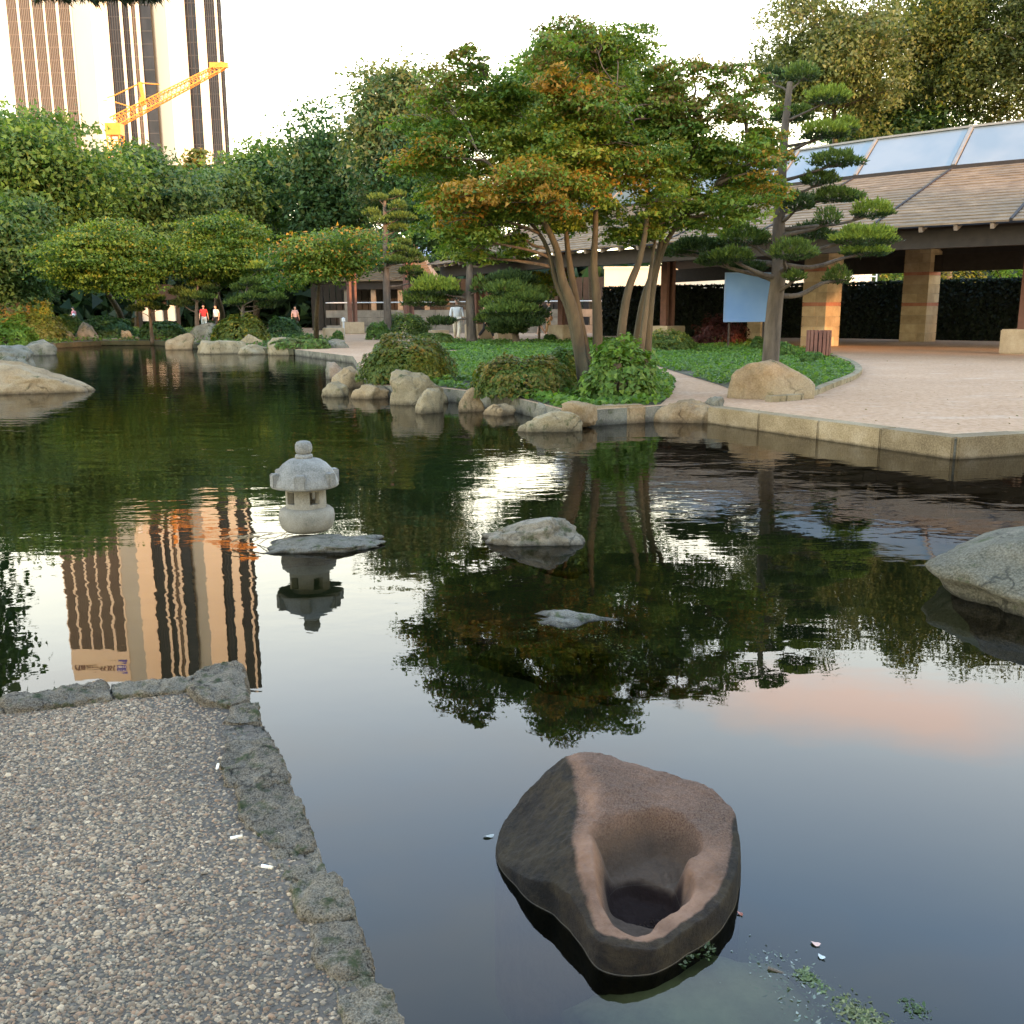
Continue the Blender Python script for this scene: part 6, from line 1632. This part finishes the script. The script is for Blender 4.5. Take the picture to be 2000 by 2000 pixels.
# dark fringe of a pine bough hanging into the top left of the view
fb = empty('overhead_bough', AT(120, -60, 4.2), 'dark pine bough hanging in at the top left edge', 'branch')
n = 2600; xs = rng.uniform(60, 318, n); ys = -8 + rng.uniform(0, 11, n) * (0.5 + .5 * np.sin(xs * .11)) - np.abs(xs - 230) * 0.03
P = np.array([tuple(AT(a, b - 14 * random.random(), 4.2 + random.uniform(-.2, .2))) for a, b in zip(xs, ys)])
leaf_object('needles', P, rng.normal(size=(n, 3)) * .8 + np.array([0.6, 0, -.6]), rng.uniform(.02, .05, n), PAL['pined'][rng.integers(0, 3, n)] * .5, fb, M_NEEDLE, .12, blade=True)
MB().tube(curve_pts([AT(-150, -120, 4.2), AT(60, -40, 4.2), AT(200, -22, 4.2), AT(325, -10, 4.2)], 5), 0.018, 7).build('branch', M_BARKP, fb, True)

# fallen leaves on the plaza
n = 110; q = [G(x, y, 0.205) for x, y in zip(rng.uniform(1420, 2050, n), rng.uniform(700, 830, n))]
o = leaf_object('fallen_leaves', np.array([tuple(a) for a in q]), rng.normal(size=(n, 3)) * .3 + np.array([0, 0, 1]), rng.uniform(.02, .05, n), PAL['rust'][rng.integers(0, 3, n)], None, None, .6)
tag(o, 'few dry leaves scattered over the gravel plaza', 'leaves', None, 'stuff')
# gazebo under the left maples; its white panels stand for light in the gaps
gz = empty('dark_kiosk', AT(320, 640, 58), 'small dark roofed kiosk with white panels standing for light in its gaps under the left maples', 'kiosk')
ka, kb = AT(272, 590, 58), AT(350, 640, 58); ka.z = AT(300, 586, 58).z
for k in range(4):
    x = ka.x + (kb.x - ka.x) * k / 3; MB().box((x, 58, (ka.z + .2) / 2), (0.18, 0.18, ka.z - .2)).build('post', M_DARK, gz)
    if k < 3: MB().box((x + (kb.x - ka.x) / 6, 58.1, ka.z - .75), ((kb.x - ka.x) / 3 - .2, 0.05, 0.9)).build('panel', M_WHITE, gz)
mb = MB(); e = .5; zt = ka.z
mb.add([(ka.x - e, 57.4, zt), (kb.x + e, 57.4, zt), (kb.x + e, 60, zt), (ka.x - e, 60, zt), ((ka.x + kb.x) / 2 - .5, 58.7, zt + .9), ((ka.x + kb.x) / 2 + .5, 58.7, zt + .9)], [(0, 1, 5, 4), (1, 2, 5), (2, 3, 4, 5), (3, 0, 4), (3, 2, 1, 0)])
mb.build('roof', M_DARK, gz)

# ================================================================== PEOPLE
M_SKIN = plain('skin', (0.60, 0.36, 0.26), 0.55, 0.05, 10, 0)
M_HAIRD = plain('dark_hair', (0.04, 0.025, 0.018), 0.7, 0.2, 30, 0)
M_HAIRG = plain('grey_hair', (0.48, 0.45, 0.42), 0.7, 0.1, 30, 0)
M_EYE = plain('eye', (0.03, 0.02, 0.02), 0.3, 0.05, 10, 0)
M_LIP = plain('lips', (0.42, 0.17, 0.14), 0.5, 0.05, 10, 0)
def cloth(name, col): return plain(name, col, 0.85, 0.12, 4, 0.3, 0.01)
def skin_obj(name, verts, edges, radii, mat, parent, M, root=0, sub=1):
    me = bpy.data.meshes.new(name); me.from_pydata([tuple(M @ Vector(v)) for v in verts], edges, []); me.update()
    o = link(name, me, mat, parent)
    md = o.modifiers.new('skin', 'SKIN'); md.use_smooth_shade = True
    for i, r in enumerate(radii):
        rr = r if hasattr(r, '__len__') else (r, r)
        me.skin_vertices[0].data[i].radius = rr; me.skin_vertices[0].data[i].use_root = (i == root)
    s = o.modifiers.new('smooth', 'SUBSURF'); s.levels = sub; s.render_levels = sub
    return o
def person(label, foot, yaw, h, pose, top, bottom, hair, sleeve='long', legs='long', shoes=None, bald=False, extra=None, group=None):
    """yaw 0 faces the camera (-y); pose: dict of joint overrides in a 1.75 m figure"""
    s = h / 1.75
    M = Matrix.Translation(foot) @ Matrix.Rotation(yaw, 4, 'Z') @ Matrix.Scale(s, 4)
    J = dict(pelvis=(0, 0, .94), waist=(0, 0, 1.08), chest=(0, .01, 1.28), neck=(0, .01, 1.47), head0=(0, -.01, 1.55),
             shl=(.17, .01, 1.42), shr=(-.17, .01, 1.42), ell=(.25, .04, 1.15), elr=(-.25, .04, 1.15), wrl=(.27, -.03, .90), wrr=(-.27, -.03, .90),
             hpl=(.09, 0, .90), hpr=(-.09, 0, .90), knl=(.10, -.12, .50), knr=(-.10, .06, .50), anl=(.10, -.16, .09), anr=(-.10, .30, .13),
             tol=(.11, -.30, .03), tor=(-.10, .20, .03))
    J.update(pose or {})
    t = empty('person', foot, label, 'person', group)
    V = []; E = []; Rd = []
    def add(p, r, par=None):
        V.append(p); Rd.append(r)
        if par is not None: E.append((par, len(V) - 1))
        return len(V) - 1
    pv = add(J['pelvis'], (.15, .10)); wa = add(J['waist'], (.13, .09), pv); ch = add(J['chest'], (.155, .105), wa); nk = add(J['neck'], .055, ch); hd = add(J['head0'], .05, nk)
    for sd, sh, el, wr in (('l', 'shl', 'ell', 'wrl'), ('r', 'shr', 'elr', 'wrr')):
        a = add(J[sh], .058, ch); b = add(J[el], .042, a); c = add(J[wr], .026, b)
        e = Vector(J[wr]); d = (e - Vector(J[el])).normalized(); side = Vector((0, -1, 0)) if abs(d.y) < .8 else Vector((0, 0, 1))
        side = (side - d * side.dot(d)).normalized(); pal = d.cross(side)
        hp = add(tuple(e + d * .055), (.036, .018), c)
        for k, (off, ln) in enumerate(((-.026, .072), (-.009, .08), (.009, .076), (.025, .06))):
            k1 = add(tuple(e + d * .098 + side * off), .0085, hp); k2 = add(tuple(e + d * (.098 + ln * .55) + side * off + pal * .012), .0078, k1); add(tuple(e + d * (.098 + ln) + side * off + pal * .03), .0065, k2)
        k1 = add(tuple(e + d * .06 - side * .04), .0095, hp); add(tuple(e + d * .10 - side * .056), .008, k1)
    for hp_, kn, an, to in (('hpl', 'knl', 'anl', 'tol'), ('hpr', 'knr', 'anr', 'tor')):
        a = add(J[hp_], .088, pv); b = add(J[kn], .056, a); c = add(J[an], .038, b); add(J[to], .034, c)
    skin_obj('body', V, E, Rd, M_SKIN, t, M)
    # head with face
    hc = Vector(J['head0']) + Vector((0, -.012, .085))
    bm = bmesh.new(); bmesh.ops.create_icosphere(bm, subdivisions=3, radius=1)
    for v in bm.verts:
        p = v.co; q = Vector((p.x * .076, p.y * .096, p.z * .118))
        if p.z < -.2: q.x *= 1 + (p.z + .2) * .35; q.y *= 1 + (p.z + .2) * .15; q.y -= .008
        if p.y < -.75: q.y += .006
        if abs(p.x) < .16 and -.32 < p.z < .12 and p.y < -.7: q.y -= .022 * (1 - abs(p.x) / .16) * (1 - max(0, p.z) * 4)
        if abs(abs(p.x) - .38) < .16 and abs(p.z - .05) < .12 and p.y < -.6: q.y += .007
        v.co = M @ (q + hc)
    me = bpy.data.meshes.new('head'); bm.to_mesh(me); bm.free(); hd_o = link('head', me, M_SKIN, t, True)
    for sx in (-1, 1):
        MB().lathe([(0, -.008), (.009, -.004), (.011, 0), (.009, .004), (0, .008)], (0, 0, 0), 10)
        mb = MB().lathe([(0.001, -.006), (.010, 0), (0.001, .006)], (0, 0, 0), 10); mb.v = [tuple(M @ (Vector(v) + hc + Vector((sx * .029, -.083, .006)))) for v in mb.v]; mb.build('eye', M_EYE, hd_o, True)
        mb = MB().lathe([(0.002, -.03), (.016, -.012), (.018, .012), (0.004, .028)], (0, 0, 0), 8); mb.v = [tuple(M @ (Vector((v[0] * .5, v[1], v[2])) + hc + Vector((sx * .078, .008, 0)))) for v in mb.v]; mb.build('ear', M_SKIN, hd_o, True)
    mb = MB().box((0, -.092, -.055), (.042, .012, .010)); mb.v = [tuple(M @ (Vector(v) + hc)) for v in mb.v]; mb.build('mouth', M_LIP, hd_o)
    # hair cap
    bm = bmesh.new(); bmesh.ops.create_icosphere(bm, subdivisions=3, radius=1)
    low = -.25 if not bald else .05
    bmesh.ops.delete(bm, geom=[v for v in bm.verts if (v.co.z < low + (.0 if v.co.y > 0 else .75 * -v.co.y))], context='VERTS')
    for v in bm.verts:
        p = v.co; k = 1.06 if not bald else 1.025; v.co = M @ (Vector((p.x * .078 * k, p.y * .098 * k + .004, p.z * .12 * k)) + hc)
    me = bpy.data.meshes.new('hair'); bm.to_mesh(me); bm.free(); link('hair', me, hair, t, True)
    # shirt
    V2 = [J['pelvis'], J['waist'], J['chest'], tuple(Vector(J['neck']) - Vector((0, 0, .03))), J['shl'], J['shr']]
    V2[0] = tuple(Vector(J['pelvis']) + Vector((0, 0, -.04)))
    E2 = [(0, 1), (1, 2), (2, 3), (2, 4), (2, 5)]; R2 = [(.178, .125), (.162, .115), (.178, .125), .075, .076, .076]
    for sh, el, wr in ((4, 'ell', 'wrl'), (5, 'elr', 'wrr')):
        e = Vector(J[el])
        if sleeve == 'long':
            V2.append(tuple(e)); E2.append((sh, len(V2) - 1)); R2.append(.058); V2.append(tuple(e.lerp(Vector(J[wr]), .72))); E2.append((len(V2) - 2, len(V2) - 1)); R2.append(.05)
        else:
            V2.append(tuple(Vector(V2[sh]).lerp(e, .75))); E2.append((sh, len(V2) - 1)); R2.append(.06)
    skin_obj('shirt', V2, E2, R2, top, t, M)
    V3 = [J['pelvis'], J['hpl'], J['hpr']]; E3 = [(0, 1), (0, 2)]; R3 = [(.165, .118), .105, .105]
    for a, kn, an in ((1, 'knl', 'anl'), (2, 'knr', 'anr')):
        if legs == 'long':
            V3.append(J[kn]); E3.append((a, len(V3) - 1)); R3.append(.078); V3.append(tuple(Vector(J[kn]).lerp(Vector(J[an]), .9))); E3.append((len(V3) - 2, len(V3) - 1)); R3.append(.066)
        else:
            V3.append(tuple(Vector(J[a == 1 and 'hpl' or 'hpr']).lerp(Vector(J[kn]), .8))); E3.append((a, len(V3) - 1)); R3.append(.09)
    skin_obj('trousers' if legs == 'long' else 'shorts', V3, E3, R3, bottom, t, M)
    for an, to in (('anl', 'tol'), ('anr', 'tor')):
        a = Vector(J[an]); b = Vector(J[to]); skin_obj('shoe', [tuple(a + Vector((0, .03, -.045))), tuple(a.lerp(b, .5) + Vector((0, 0, -.0))), tuple(b)], [(0, 1), (1, 2)], [(.045, .04), (.045, .038), (.042, .03)], shoes or M_HAIRD, t, M)
    if extra: extra(t, M)
    return t
M_WSH = cloth('white_shirt', (0.72, 0.74, 0.74)); M_WTR = cloth('cream_trousers', (0.66, 0.60, 0.48)); M_BLK = cloth('black_cloth', (0.015, 0.015, 0.018))
M_PNK = cloth('floral_pink', (0.62, 0.30, 0.24)); M_RED = cloth('red_shirt', (0.60, 0.05, 0.06)); M_TAN = cloth('tan_trousers', (0.38, 0.22, 0.10)); M_GRY = cloth('grey_shorts', (0.16, 0.19, 0.17)); M_LGT = cloth('pale_blue', (0.5, 0.6, 0.62))
person('bald man in loose white shirt and cream trousers walking towards the camera', G(893, 666), R(8), 1.76, dict(knl=(.08, -.16, .50), anl=(.03, -.22, .09), tol=(.02, -.36, .03), anr=(-.06, .26, .16), knr=(-.09, .03, .5)), M_WSH, M_WTR, M_HAIRG, 'long', 'long', M_TAN, True)
person('striding visitor in a pink floral top and black trousers behind the slender pine', G(950, 664), R(70), 1.66, dict(knl=(.09, -.2, .52), anl=(.10, -.34, .10), tol=(.10, -.47, .05), anr=(-.09, .36, .15), tor=(-.09, .26, .03)), M_PNK, M_BLK, M_HAIRD, 'short', 'long')
person('visitor with grey shorts and bare legs walking away beside a companion', G(1056, 656), R(-75), 1.62, dict(anl=(.10, -.22, .09), tol=(.10, -.36, .03)), M_BLK, M_GRY, M_HAIRD, 'short', 'short', M_WSH)
person('companion in a black top and tan trousers beside the bare legged visitor', G(1072, 655), R(-80), 1.68, dict(), M_BLK, M_TAN, M_HAIRD, 'short', 'long', M_TAN)
person('visitor in a red shirt and pale trousers under the left maples', G(400, 648), R(20), 1.72, dict(), M_RED, M_LGT, M_HAIRD, 'short', 'long')
person('visitor in a white shirt just behind the red shirted one', G(424, 647), R(-30), 1.70, dict(), M_WSH, M_BLK, M_HAIRD, 'short', 'long')
person('far visitor in a pink and white top near the small orange maple', G(578, 646), R(30), 1.62, dict(), cloth('pale_pink', (0.6, 0.4, 0.38)), M_BLK, M_HAIRD, 'short', 'long')
def bag(t, M):
    mb = MB().lathe([(0.01, -.19), (.13, -.15), (.19, 0), (.13, .15), (0.01, .19)], (0, 0, 0), 20)
    mb.v = [tuple(M @ (Vector((v[0], v[1] * .6, v[2])) + Vector((.30, .16, 1.10)))) for v in mb.v]; mb.build('round_white_bag', M_WSH, t, True)
person('visitor in pink with a round white bag on the back at the far left path', G(147, 646), R(-95), 1.66, dict(wrl=(.2, -.25, 1.15), wrr=(-.2, -.25, 1.15)), cloth('rose_top', (0.62, 0.22, 0.24)), M_BLK, M_HAIRD, 'short', 'long', extra=bag)
#END
